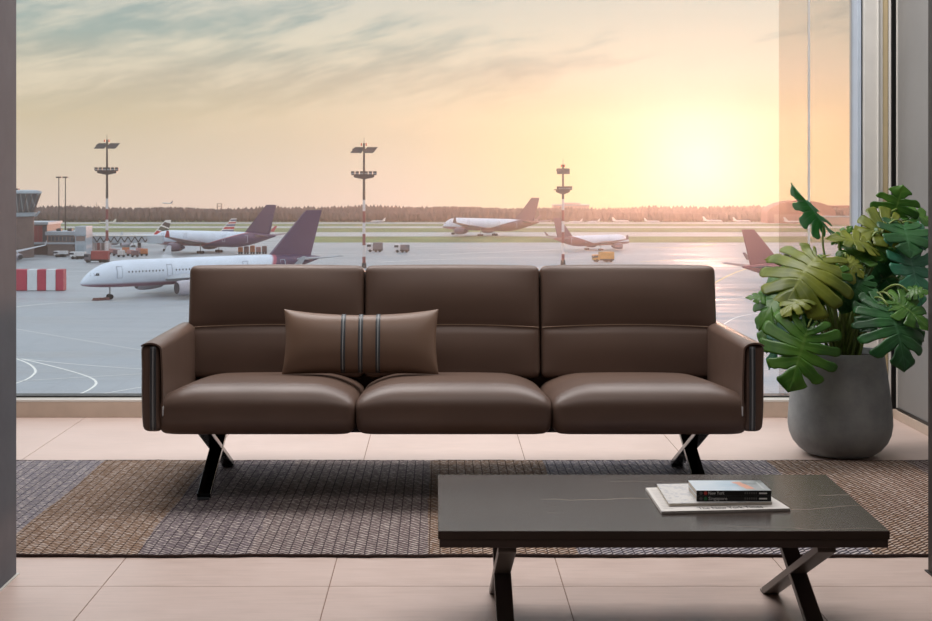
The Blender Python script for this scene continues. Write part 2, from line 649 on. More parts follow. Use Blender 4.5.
def seat_mesh(x0, x1):
    """upholstered seat: a fat rounded section swept sideways, pinched a little towards its two ends"""
    hd, hh = 0.360, 0.088
    prof = []     # closed loop in (y, z) with outward normals
    def arc(cy, cz, r, a0, a1, n):
        for k in range(n):
            a = a0 + (a1 - a0) * k / (n - 1)
            prof.append((cy + r * math.cos(a), cz + r * math.sin(a), math.cos(a), math.sin(a)))
    rf, rb_ = 0.078, 0.05
    arc(-hd + rf, hh - rf, rf, PI / 2, PI, 10)
    arc(-hd + 0.060, -hh + 0.060, 0.060, PI, 1.5 * PI, 8)
    for k in range(1, 8):
        prof.append((-hd + 0.060 + (2 * hd - 0.11) * k / 8, -hh, 0, -1))
    arc(hd - rb_, -hh + rb_, rb_, 1.5 * PI, 2 * PI, 6)
    arc(hd - rb_, hh - rb_, rb_, 0, PI / 2, 6)
    for k in range(1, 12):
        prof.append((hd - rb_ - (2 * hd - rb_ - rf) * k / 12, hh, 0, 1))
    n = len(prof)
    w = (x1 - x0) / 2
    us = []
    re = 0.030
    m = 44
    for k in range(m + 1):
        us.append(math.sin((-1 + 2 * k / m) * PI / 2))
    us = [max(-1, min(1, (0.75 * q + 0.25 * (-1 + 2 * k / m)))) for k, q in enumerate(us)]
    vs, fs = [], []
    for u in us:
        x = u * w
        e = w - abs(x)
        ins = re - math.sqrt(max(0.0, re * re - max(0.0, re - e) ** 2))
        for (y, z, ny, nz) in prof:
            yy, zz = y - ny * ins, z - nz * ins
            top = max(0.0, zz / hh)
            zz += 0.016 * (1 - abs(u) ** 2.5) * top * (1 - (yy / hd) ** 2 * .5)
            zz -= 0.046 * max(0.0, (abs(u) - 0.52) / 0.48) ** 2.2 * top
            if yy < -hd * .7:
                yy -= 0.016 * (1 - u ** 4) * (1 - (zz / hh) ** 2 * .8)
            if zz < 0:
                zz += 0.008 * max(0, (abs(u) - .8) / .2) ** 2
            vs.append((x, yy, zz))
    for i in range(len(us) - 1):
        for k in range(n):
            k2 = (k + 1) % n
            fs.append((i * n + k, (i + 1) * n + k, (i + 1) * n + k2, i * n + k2))
    fs.append(tuple(range(n)))
    fs.append(tuple((len(us) - 1) * n + k for k in range(n))[::-1])
    return MB().add(vs, fs)


for i in range(3):
    x0, x1 = joints[i] + 0.001, joints[i + 1] - 0.001
    b = seat_mesh(x0, x1)
    piv = Matrix.Translation(((x0 + x1) / 2, 5.350, 0.347)) @ Matrix.Translation((0, -.3, 0)) @ Matrix.Rotation(SEAT_TILT, 4, 'X') @ Matrix.Translation((0, .3, 0))
    b.xf(piv)
    sp(b, 'seat_cushion', M_leather, smooth='auto', angle=60)
TILT = math.radians(9)


def back_fn(x, y, z, u, v, w):
    # seam across the front at w = -0.15, rising a little in the middle
    zs = -0.030 + 0.012 * (1 - u * u)
    fr = max(0.0, -v)
    g = math.exp(-((z - zs) / 0.012) ** 2)
    y2 = y + fr * (0.006 * g)
    if z > zs:
        y2 -= fr * 0.016 * math.sin(min(1, (z - zs) / 0.24) * PI) * (1 - abs(u) ** 5)
    else:
        y2 -= fr * 0.010 * math.sin(min(1, (zs - z) / 0.18) * PI) * (1 - abs(u) ** 5)
    y2 += max(0, v) * 0.0
    z2 = z + 0.005 * (1 - u * u) * (w > 0.5)
    return x, y2, z2


RB = Matrix.Rotation(-TILT, 3, 'X')
bj = [-1.034, -0.310, 0.411, 1.136]
for i in range(3):
    x0, x1 = bj[i] + 0.0015, bj[i + 1] - 0.0015
    cen = Vector(((x0 + x1) / 2, 5.735, 0.597))
    b = MB().rbox(x1 - x0, 0.15, 0.46, 0.028, (24, 8, 44), back_fn, cen, RB)
    bo = sp(b, 'back_cushion', M_leather, smooth=True)
    pts = []
    for k in range(33):
        u = -0.985 + 1.97 * k / 32
        z = -0.030 + 0.012 * (1 - u * u) + 0.004
        pts.append(cen + RB @ Vector((u * (x1 - x0) / 2, -0.075 + 0.0035 + (0.006 if abs(u) > .96 else 0), z)))
    st = sp(MB().tube(pts, 0.0020, 6), 'stitching', M_stitch, bo)
    st['label'] = 'pale stitched seam line'

# arms
for s, xo in ((-1, -1.079), (1, 1.170)):
    xi = xo - s * 0.072
    xc = (xo + xi) / 2

    def arm_fn(x, y, z, u, v, w, s=s):
        # slightly bulging faces; upper edge rolls outward a little
        x2 = x + (0.006 * (1 - w * w) * (1 - v * v)) * u
        x2 += 0.004 * s * max(0, w) ** 3
        x2 -= 0.010 * s * max(0, -w) ** 3 * 0.5
        return x2, y - 0.004 * (1 - w * w) * (v < -0.5), z + 0.004 * (1 - u * u) * (w > .5)
    b = MB().rbox(0.072, 0.80, 0.315, 0.022, (8, 16, 20), arm_fn, (xc, 5.39, 0.4325))
    ar = sp(b, 'armrest', M_leather, smooth=True)
    # leather flap folded over the top and the inner face
    prof = []
    for q in range(15):
        an = PI * (1.0 - q / 14)
        prof.append((xc + s * -math.cos(an) * -0.039, 0.5715 + 0.024 * math.sin(an)))
    prof = [(xc + s * 0.0365 * math.cos(PI * q / 16), 0.5725 + 0.0215 * math.sin(PI * q / 16)) for q in range(3, 17)]
    prof += [(xc - s * (0.0365 + 0.0055 * math.sin(PI * (0.572 - z) / 0.30)), z) for z in (0.55, 0.50, 0.45, 0.40, 0.34)]
    ysn = [4.980, 4.984, 5.0, 5.1, 5.3, 5.5, 5.70]
    n = len(prof)
    vs, fs = [], []
    for th in (0.0, 0.006):
        for j, yy in enumerate(ysn):
            for k, (X, Z) in enumerate(prof):
                ax, az = prof[max(k - 1, 0)]
                bx, bz = prof[min(k + 1, n - 1)]
                nx_, nz_ = (bz - az), -(bx - ax)
                l = math.hypot(nx_, nz_)
                sg = 1 if (nx_ * (X - xc) + nz_ * (Z - .5)) > 0 else -1
                vs.append((X + sg * nx_ / l * th, yy, Z + sg * nz_ / l * th))
    k0 = len(ysn) * n
    for j in range(len(ysn) - 1):
        for k in range(n - 1):
            a = j * n + k
            fs.append((a, a + 1, a + n + 1, a + n))
            fs.append((k0 + a, k0 + a + n, k0 + a + n + 1, k0 + a + 1))
    for k in range(n - 1):
        fs.append((k, k0 + k, k0 + k + 1, k + 1))
        a = (len(ysn) - 1) * n + k
        fs.append((a, a + 1, k0 + a + 1, k0 + a))
    for j in range(len(ysn) - 1):
        for e in (0, n - 1):
            a = j * n + e
            fs.append((a, a + n, k0 + a + n, k0 + a))
    fl_ = MB().add(vs, fs)
    bpy_o = sp(fl_, 'flap', M_leather, ar, smooth='auto')
    bm = bmesh.new()
    bm.from_mesh(bpy_o.data)
    bmesh.ops.recalc_face_normals(bm, faces=bm.faces)
    bm.to_mesh(bpy_o.data)
    bm.free()
    # piping on the front face
    xp = xc + s * -0.010
    pts = [(xp, 4.984 - 0.0045 * math.sin(PI * k / 20) * 0.8, 0.285 + (0.585 - 0.285) * k / 20) for k in range(21)]
    sp(MB().tube(pts, 0.0032, 8), 'piping', M_pipe, ar, smooth=True)['label'] = 'grey piping down the arm front'
    for dx in (-0.0068, 0.0068):
        pts2 = [(p[0] + dx, p[1] + 0.0015, p[2]) for p in pts]
        sp(MB().tube(pts2, 0.0046, 8), 'piping', M_pipe_dark, ar, smooth=True)['label'] = 'dark edge beside the grey piping'
    # small maker's tag sewn between seat and arm
    xt = xi - s * 0.010
    tg = MB().rbox(0.004, 0.022, 0.035, 0.0015, 4, None, (xt, 4.988, 0.353))
    sp(tg, 'care_tag', M_tagm)['label'] = 'small pale tag sewn beside the seat'

# base frame and back shell
fb = MB()
fb.box(-0.95, 1.05, 5.12, 5.66, 0.25, 0.275)
sp(fb, 'base_frame', M_under, bevel=0.01)
sb = MB().rbox(2.17, 0.05, 0.50, 0.02, (30, 4, 10), None, (0.048, 5.80, 0.49), RB)
sp(sb, 'back_shell', M_leather, smooth=True)
# crossed legs: two flat bars each
for xl_ in (-0.871, 0.973):
    lg = empty('leg', Vector((xl_, 5.397, 0)) - SO)
    lg.parent = sofa
    for a, bq, off in (((0, -0.298, 0.0175), (0, 0.29, 0.262), 0.0005), ((0, 0.298, 0.0175), (0, -0.29, 0.262), -0.0005)):
        m = MB().bar((off, a[1], a[2] + 0.003), (off, bq[1], bq[2]), 0.050, 0.020)
        m.build('leg_bar', M_legm, lg, bevel=0.0025)
        m2 = MB().box(-0.023 + off, 0.023 + off, a[1] - 0.014, a[1] + 0.014, 0.0098, 0.0165)
        m2.build('foot_pad', M_pipe_dark, lg, bevel=0.002)

# ------------------------------------------------------------------ lumbar pillow
pl = empty('throw_pillow', (-0.311, 5.40, 0.428), 0, 'small rectangular brown leather pillow with grey piping lying on the sofa', 'pillow')
pl.rotation_euler = (math.radians(-17), 0, 0)
PW, PH, PT = 0.612, 0.258, 0.066


def pil_pt(u, v, s):
    # u, v in [-1, 1]; corners drawn out, edges drawn in
    x = u * PW / 2 * (1 - 0.035 * (1 - v * v) * abs(u) ** 3)
    z = v * PH / 2 * (1 - (0.20 if v > 0 else 0.03) * (1 - u * u) * abs(v) ** 3)
    t = PT * ((1 - abs(u) ** 3.2) ** 0.55) * ((1 - abs(v) ** 2.6) ** 0.6)
    t *= 1 - 0.10 * math.exp(-(u / 0.22) ** 4)
    return Vector((x, s * t, z + PH / 2))


pm = MB()
nu, nv = 60, 26
g = lambda k, n_: math.sin((-1 + 2 * k / n_) * PI / 2)
for s in (-1, 1):
    vs = [pil_pt(g(i, nu), g(j, nv), s) for j in range(nv + 1) for i in range(nu + 1)]
    fs = [(j * (nu + 1) + i, j * (nu + 1) + i + 1, (j + 1) * (nu + 1) + i + 1, (j + 1) * (nu + 1) + i) for j in range(nv) for i in range(nu)]
    if s > 0:
        fs = [f[::-1] for f in fs]
    pm.add(vs, fs)
pm.build('pillow_case', M_leather_p, pl, smooth=True)
for ux in (-0.217, 0.005, 0.227):
    pts = []
    for k in range(31):
        q = pil_pt(ux, -0.985 + 1.97 * k / 30, -1)
        pts.append(q + Vector((0, -0.001, 0)))
    MB().tube(pts, 0.0028, 8).build('piping', M_pipe, pl, smooth=True)['label'] = 'pale grey piping line'
    for dx in (-0.0055, 0.0055):
        MB().tube([p + Vector((dx, 0.0012, 0)) for p in pts], 0.0036, 8).build('piping', M_pipe_dark, pl, smooth=True)['label'] = 'dark edge beside the pale piping'
# ------------------------------------------------------------------ coffee table
def stone_fn(t, b):
    p = t.obj()
    x, y, z = t.xyz(p)
    n = t.noise(p, 3.0, 5, 0.6)
    base = t.mix(t.rng(n, 0.35, 0.7), rgb(60, 50, 44), rgb(68, 57, 50))
    w = t.noise(p, 2.3, 4, 0.55)
    w2 = t.noise(p, 14, 3, 0.6)
    yy = t.m('ADD', y, t.m('ADD', t.m('MULTIPLY', t.m('SUBTRACT', w, 0.5), 0.16), t.m('MULTIPLY', t.m('SUBTRACT', w2, 0.5), 0.004)))
    tot = None
    for c0, sl, wd, st in ((0.02, 0.05, 0.0020, 0.5), (0.235, -0.03, 0.0015, 0.4), (-0.13, 0.10, 0.0018, 0.38), (-0.27, -0.05, 0.0015, 0.16)):
        q = t.m('ABSOLUTE', t.m('SUBTRACT', t.m('SUBTRACT', yy, c0), t.m('MULTIPLY', x, sl)))
        k = t.m('MULTIPLY', t.rng(q, wd, wd * 3.0, 1.0, 0.0), st)
        tot = k if tot is None else t.m('MAXIMUM', tot, k)
    # golden flecks on the edge
    fl_ = t.m('MULTIPLY', t.rng(t.noise(t.vm('MULTIPLY', p, (7, 3, 7)), 4, 5, 0.7, 1.2), 0.74, 0.78), 0.4)
    tot = t.m('MULTIPLY', tot, t.rng(t.noise(p, 1.7, 2), 0.42, 0.6, 0.12, 1.0))
    c = t.mix(tot, base, rgb(190, 176, 160))
    c = t.mix(fl_, c, rgb(170, 140, 105))
    t.put(b.inputs['Base Color'], c)


M_stone = material('dark_marble', None, 0.27, spec=0.25, fn=stone_fn)
M_tray = grainy(rgb(58, 44, 37), 0.4, 20, 0.1)('bronze_tray')
M_tleg = material('table_leg_metal', rgb(104, 97, 91), 0.38, 0.35)
TZ = 0.33
dF, dB = F * (H - TZ) / (531 - VY), F * (H - TZ) / (474.5 - VY)
xFL, xFR = at(438, 0, dF).x, at(890, 0, dF).x
xBL, xBR = at(438, 0, dB).x, at(826, 0, dB).x
tb = empty('coffee_table', ((xFL + xFR) / 2, (dF + dB) / 2, 0), 0, 'low dark marble-topped coffee table with crossed metal legs in front', 'table')
TO = Vector(tb.location)
quad = [Vector((xFL, dF, TZ)), Vector((xFR, dF, TZ)), Vector((xBR, dB, TZ)), Vector((xBL, dB, TZ))]
m = MB().prism([p - TO - Vector((0, 0, 0.0215)) for p in quad], (0, 0, 0.0215))
m.build('tabletop', M_stone, tb, bevel=0.0018)
cen = sum(quad, Vector()) / 4
q2 = [cen + (p - cen) * 0.994 - TO - Vector((0, 0, 0.0415)) for p in quad]
MB().prism(q2, (0, 0, 0.0195)).build('tray', M_tray, tb, bevel=0.0015)['label'] = 'brown metal layer under the marble'
for xl_ in (0.165, 0.947):
    lg = empty('leg', Vector((xl_, 3.68, 0)) - TO)
    lg.parent = tb
    for sgn, off in ((1, 0.0004), (-1, -0.0004)):
        MB().bar((off, -0.30 * sgn, 0.004), (off, 0.29 * sgn, TZ - 0.046), 0.045, 0.020).build('leg_bar', M_tleg, lg, bevel=0.002)
        MB().box(-0.0225 + off, 0.0225 + off, -0.30 * sgn - 0.02, -0.30 * sgn + 0.02, 0.0, 0.006).build('foot_plate', M_tleg, lg, bevel=0.001)


def plane_pt(x, y, z):
    d = F * (H - z) / (y - VY)
    return Vector(((x - VX) / F * d, d, z))


# newspaper: folded, two sheets thick, a bit wavy
M_paper = grainy(rgb(232, 228, 222), 0.75, 40, 0.04)('newsprint')
M_ink = material('black_ink', rgb(40, 38, 38), 0.7)
M_mag = grainy(rgb(226, 222, 214), 0.4, 30, 0.04)('brochure_paper')


def sheet(mb, c, z0, z1, wav=0.0, n=14, curl=0.0):
    fl_, fr_, br_, bl_ = c
    vs, fs = [], []
    for z in (z1, z0):
        for j in range(n + 1):
            for i in range(n + 1):
                a, b_ = i / n, j / n
                p = fl_.lerp(fr_, a).lerp(bl_.lerp(br_, a), b_)
                w = wav * (math.sin(a * 9 + b_ * 4) + math.sin(b_ * 11)) * 0.5 + curl * (1 - a) ** 6
                vs.append((p.x, p.y, z + max(w, 0 if z == z0 else -0.001)))
    k = (n + 1) ** 2
    q = n + 1
    for j in range(n):
        for i in range(n):
            a = j * q + i
            fs.append((a, a + 1, a + q + 1, a + q))
            fs.append((k + a, k + a + q, k + a + q + 1, k + a + 1))
    for i in range(n):
        fs += [(i, k + i, k + i + 1, i + 1), (n * q + i, n * q + i + 1, k + n * q + i + 1, k + n * q + i),
               (i * q, (i + 1) * q, k + (i + 1) * q, k + i * q), (i * q + n, k + i * q + n, k + (i + 1) * q + n, (i + 1) * q + n)]
    mb.add(vs, fs)
    return mb


def put_text(name, txt, o, ux, uy, size, width, mat, parent=None, lift=0.0004):
    vs, fs = text_mesh(txt, size, width)
    ux, uy = ux.normalized(), uy.normalized()
    nn = ux.cross(uy)
    mb = MB().add([o + ux * v.x + uy * v.y + nn * lift for v in vs], fs)
    if parent is not None:
        mb.v = [p - Vector(parent.location) for p in mb.v]
    ob = mb.build(name, mat, parent)
    return ob


npz = TZ + 0.0075
c = [plane_pt(661.5, 511.5, npz), plane_pt(790.5, 508.5, npz), plane_pt(753, 484.5, npz), plane_pt(645.5, 487.5, npz)]
npo = empty('newspaper', (c[0] + c[2]) / 2 * 1.0 - Vector((0, 0, npz - TZ)), 0, 'folded white newspaper lying lowest on the dark coffee table', 'newspaper')
NO = Vector(npo.location)
for a, b_, ins in ((0.0002, 0.0038, 0.0), (0.0040, 0.0075, 0.004)):
    cc = [p.lerp((c[0] + c[2]) / 2, ins) for p in c]
    mb = sheet(MB(), cc, TZ + a, TZ + b_, 0.0005)
    mb.v = [p - NO for p in mb.v]
    mb.build('sheet', M_paper, npo)
ux, uy = (c[1] - c[0]), (c[3] - c[0])
uy_p = Vector((-ux.y, ux.x, 0)).normalized()
put_text('masthead', 'The New York Times', c[0] + ux * 0.30 + uy_p * 0.011, ux, uy_p, 0.034, 0.170, M_ink, npo, 0.0012)
ru = MB()
for k in range(9):   # columns of small print along the visible left side
    for r in range(14):
        o = c[0].lerp(c[3], 0.10 + 0.80 * r / 13) + ux.normalized() * (0.010 + 0.0)
        ru.add([o + Vector((0, 0, .0011)), o + ux.normalized() * 0.026 + Vector((0, 0, .0011)), o + ux.normalized() * 0.026 + uy_p * 0.0022 + Vector((0, 0, .0011)), o + uy_p * 0.0022 + Vector((0, 0, .0011))], [(0, 1, 2, 3)])
    break
ru.v = [p - NO for p in ru.v]
M_print = material('grey_print', rgb(176, 173, 170), 0.8)
ru.build('small_print', M_print, npo)

# magazine on the newspaper
mz0, mz1 = TZ + 0.0088, TZ + 0.0160
c = [plane_pt(669, 503.4, mz1), plane_pt(772, 501.8, mz1), plane_pt(752, 482.5, mz1), plane_pt(657, 484, mz1)]
mgo = empty('magazine', (c[0] + c[2]) / 2 * 1.0 - Vector((0, 0, mz1 - mz0)), 0, 'thick pale grey magazine lying on the newspaper beneath the two dark-spined books', 'magazine')
MO = Vector(mgo.location)
mb = sheet(MB(), c, mz0, mz1 - 0.001, 0.0, 6)
mb.v = [p - MO for p in mb.v]
M_pages = material('page_block', None, 0.8, fn=lambda t, b: t.put(b.inputs['Base Color'], t.mix(t.rng(t.m('SINE', t.m('MULTIPLY', t.xyz(t.obj())[2], 3800)), -1, 1), rgb(196, 184, 170), rgb(226, 218, 206))))
mb.build('page_block', M_pages, mgo)
mb = sheet(MB(), [p.lerp((c[0] + c[2]) / 2, -0.006) for p in c], mz1 - 0.001, mz1, 0.0, 6)
mb.v = [p - MO for p in mb.v]
M_cover = material('cover_print', None, 0.4, fn=lambda t, b: t.put(b.inputs['Base Color'], t.mix(t.rng(t.noise(t.obj(), 60, 4, 0.7), 0.45, 0.6), rgb(224, 221, 216), rgb(196, 196, 198))))
mb.build('cover', M_cover, mgo)

# two travel guides with black spines
def photo_cover(t, b):
    x, y, z = t.xyz(t.obj())
    n = t.noise(t.obj(), 16, 4, 0.6)
    c1 = t.ramp(t.m('ADD', t.m('MULTIPLY', x, 4.9), 0.5), [(0.0, rgb(222, 234, 242)), (0.3, rgb(206, 224, 236)), (0.58, rgb(160, 192, 214)), (0.72, rgb(120, 132, 136)), (0.86, rgb(86, 98, 100)), (1.0, rgb(70, 80, 82))])
    c1 = t.mix(t.m('MULTIPLY', t.rng(n, 0.4, 0.65), 0.35), c1, rgb(235, 240, 244))
    # an orange banner shape on the cover photo, running across it
    q = t.m('ABSOLUTE', t.m('ADD', t.m('SUBTRACT', x, 0.038), t.m('MULTIPLY', y, 0.28)))
    wv = t.m('ADD', 0.012, t.m('MULTIPLY', t.m('SUBTRACT', t.noise(t.obj(), 60, 3), 0.5), 0.018))
    k = t.m('MULTIPLY', t.m('LESS_THAN', q, wv), t.rng(t.m('ABSOLUTE', y), 0.035, 0.05, 1.0, 0.0))
    c1 = t.mix(t.m('MULTIPLY', k, 0.9), c1, rgb(226, 150, 112))
    # pale title lines near the far right corner
    ln = t.m('MULTIPLY', t.m('LESS_THAN', t.m('ABSOLUTE', t.m('SUBTRACT', x, 0.082)), 0.0028), t.m('LESS_THAN', t.m('ABSOLUTE', y), 0.04))
    c1 = t.mix(t.m('MULTIPLY', ln, 0.6), c1, rgb(200, 206, 206))
    t.put(b.inputs['Base Color'], c1)


M_photo = material('guide_cover', None, 0.3, fn=photo_cover)
M_spine = material('guide_spine', rgb(16, 15, 15), 0.4)
M_text = material('white_print', rgb(244, 242, 238), 0.5)
M_textgrey = material('dim_print', rgb(98, 96, 94), 0.5)
M_red = material('red_dot', rgb(206, 72, 62), 0.5)
M_green = material('green_dot', rgb(58, 130, 84), 0.5)
bz = mz1 + 0.0004
db = F * (H - (bz + 0.014)) / (495.8 - VY)
bx0, bx1 = at(696.5, 0, db).x, at(771.2, 0, db).x
BD = 0.122
for k, (title, dotm, lab) in enumerate((('Singapore', M_green, 'black-spined travel guide reading Singapore, under the New York guide'),
                                        ('New York', M_red, 'black-spined travel guide reading New York, topmost of the pile on the table'))):
    th = 0.0137
    z0 = bz + k * (th + 0.0003)
    bo = empty('book', ((bx0 + bx1) / 2, db + BD / 2, z0), 0, lab, 'book', 'travel guides on the coffee table')
    w2, d2 = (bx1 - bx0) / 2, BD / 2
    MB().box(-w2 + 0.001, w2 - 0.0015, -d2 + 0.0015, d2 - 0.0015, 0.0008, th - 0.0008).build('page_block', M_pages, bo)
    sk = -0.0
    MB().box(-w2, w2, -d2, d2, 0, 0.0008).build('back_cover', M_photo, bo)
    MB().box(-w2, w2, -d2, d2, th - 0.0008, th).build('front_cover', M_photo, bo)
    MB().box(-w2, w2, -d2 - 0.0012, -d2 + 0.0012, 0, th).build('spine', M_spine, bo, bevel=0.0004)
    yy = -d2 - 0.0014

    def spine_text(nm, txt, x, z, sz, wd, mt):
        vs, fs = text_mesh(txt, sz, wd)
        return MB().add([(x + v.x, yy, z + v.y) for v in vs], fs).build(nm, mt, bo)
    spine_text('title_lettering', title, -w2 + 0.031, 0.0032, 0.0125, 0.042 if k else 0.049, M_text)
    sm = MB()
    for q in range(6):
        sm.box(w2 - 0.070 + q * 0.0058, w2 - 0.070 + q * 0.0058 + 0.0036, yy, yy + 0.0004, 0.0045, 0.0098)
    sm.build('faint_print', M_textgrey, bo)
    MB().box(w2 - 0.032, w2 - 0.011, yy, yy + .0004, 0.0048, 0.0088).build('publisher_mark', M_text, bo)
    for nm, xx, rr, mt in (('round_mark', -w2 + 0.0115, 0.0042, M_textgrey), ('round_mark', -w2 + 0.0235, 0.0046, dotm)):
        vs = [(xx + rr * math.cos(2 * PI * q / 20), yy, th / 2 + rr * math.sin(2 * PI * q / 20)) for q in range(20)]
        MB().add(vs, [tuple(range(20))]).build(nm, mt, bo)
# ------------------------------------------------------------------ potted monstera
def pot_fn(t, b):
    p = t.obj()
    n = t.noise(p, 7, 5, 0.6)
    st = t.noise(t.vm('MULTIPLY', p, (5, 5, 60)), 3, 4, 0.6)
    c = t.mix(t.rng(n, 0.3, 0.7), rgb(130, 134, 136), rgb(154, 158, 158))
    c = t.mix(t.m('MULTIPLY', t.rng(st, 0.5, 0.75), 0.22), c, rgb(150, 153, 154))
    t.put(b.inputs['Base Color'], c)
    t.put(b.inputs['Normal'], t.bump(st, 0.12, 0.003))


M_pot = material('grey_stoneware', None, 0.6, spec=0.3, fn=pot_fn)
M_soil = grainy(rgb(52, 40, 32), 0.95, 60, 0.4, 0.8, 0.01)('potting_soil')
M_stalk = grainy(rgb(112, 132, 62), 0.45, 14, 0.2)('leaf_stalk')


def leaf_fn(lo, hi, vein):
    def fn(t, b):
        uvn = t.n('ShaderNodeUVMap')
        u, v, _ = t.xyz(uvn.outputs[0])
        n = t.noise(t.obj(), 9, 4, 0.6)
        c = t.mix(t.rng(n, 0.3, 0.7), lo, hi)
        fu = t.m('ABSOLUTE', t.m('SUBTRACT', t.m('FRACT', u), 0.5))
        k = t.rng(fu, 0.025, 0.07, 1.0, 0.0)
        k = t.m('MULTIPLY', k, t.rng(v, 0.3, 1.0, 0.35, 0.05))
        k2 = t.rng(v, 0.02, 0.05, 1.0, 0.0)
        k = t.m('MAXIMUM', k, t.m('MULTIPLY', k2, 0.6))
        t.put(b.inputs['Base Color'], t.mix(k, c, vein))
        hgt = t.m('ADD', t.m('MULTIPLY', t.rng(fu, 0.0, 0.5), 1.0), t.m('MULTIPLY', n, 0.3))
        t.put(b.inputs['Normal'], t.bump(hgt, 0.3, 0.004))
    return fn


def leaf_mat(name, lo, hi, vein, rough=0.32):
    m = bpy.data.materials.new(name)
    m.use_nodes = True
    nt = m.node_tree
    t = NT(nt)
    b = nt.nodes['Principled BSDF']
    b.inputs['Roughness'].default_value = rough
    b.inputs['Specular IOR Level'].default_value = 0.5
    leaf_fn(lo, hi, vein)(t, b)
    tr = t.n('ShaderNodeBsdfTranslucent')
    tr.inputs[0].default_value = (hi[0] * 1.6 + .03, hi[1] * 1.5, hi[2] * 0.6, 1)
    mx = t.n('ShaderNodeMixShader')
    mx.inputs[0].default_value = 0.33
    out = nt.nodes['Material Output']
    nt.links.new(b.outputs[0], mx.inputs[1])
    nt.links.new(tr.outputs[0], mx.inputs[2])
    nt.links.new(mx.outputs[0], out.inputs[0])
    return m


LM = [leaf_mat('leaf_green', rgb(46, 90, 34), rgb(86, 130, 48), rgb(112, 144, 66)),
      leaf_mat('leaf_olive', rgb(84, 100, 32), rgb(134, 142, 52), rgb(150, 158, 80)),
      leaf_mat('leaf_deep', rgb(32, 76, 42), rgb(62, 116, 64), rgb(84, 136, 92)),
      leaf_mat('leaf_cool', rgb(54, 116, 92), rgb(92, 160, 130), rgb(126, 180, 152), 0.28)]

plant = empty('potted_monstera', (1.728, 5.985, 0), 0, 'monstera plant with split green leaves in a rounded grey pot by the window corner', 'plant')
PO = Vector(plant.location)
prof = [(0.0, 0.004), (0.122, 0.004), (0.146, 0.010), (0.174, 0.030), (0.199, 0.060), (0.214, 0.095), (0.220, 0.132), (0.219, 0.168),
        (0.214, 0.222), (0.206, 0.29), (0.196, 0.36), (0.186, 0.430), (0.183, 0.446), (0.179, 0.4505), (0.172, 0.449), (0.169, 0.436), (0.170, 0.40), (0.0, 0.395)]
MB().lathe(prof, 64).build('pot', M_pot, plant, smooth='auto', angle=50)
so = MB()
nr = 24
vs, fs = [(0, 0, 0.428)], []
for r_ in range(1, 9):
    for k in range(nr):
        a = 2 * PI * k / nr
        rr = 0.1695 * r_ / 8
        vs.append((rr * math.cos(a), rr * math.sin(a), 0.426 + rng.uniform(-.006, .006)))
for k in range(nr):
    fs.append((0, 1 + k, 1 + (k + 1) % nr))
for r_ in range(7):
    for k in range(nr):
        a, b2 = 1 + r_ * nr + k, 1 + r_ * nr + (k + 1) % nr
        fs.append((a, b2, b2 + nr, a + nr))
so.add(vs, fs).build('soil', M_soil, plant, smooth=True)

# heart-shaped outline of the right half, from the sinus at the stalk to the tip (y along the leaf, unit length)
HEART = [(0.015, 0.0), (0.12, -0.16), (0.28, -0.21), (0.44, -0.13), (0.545, 0.05), (0.57, 0.26), (0.52, 0.48), (0.40, 0.69), (0.21, 0.87), (0.0, 1.0)]


def heart(t):
    q = t * (len(HEART) - 1)
    i = min(int(q), len(HEART) - 2)
    f = q - i
    P = [HEART[max(0, min(len(HEART) - 1, i + k))] for k in (-1, 0, 1, 2)]
    r = []
    for a in (0, 1):
        p0, p1, p2, p3 = (p[a] for p in P)
        r.append(0.5 * (2 * p1 + (p2 - p0) * f + (2 * p0 - 5 * p1 + 4 * p2 - p3) * f * f + (3 * p1 - p0 - 3 * p2 + p3) * f ** 3))
    return r[0], r[1]


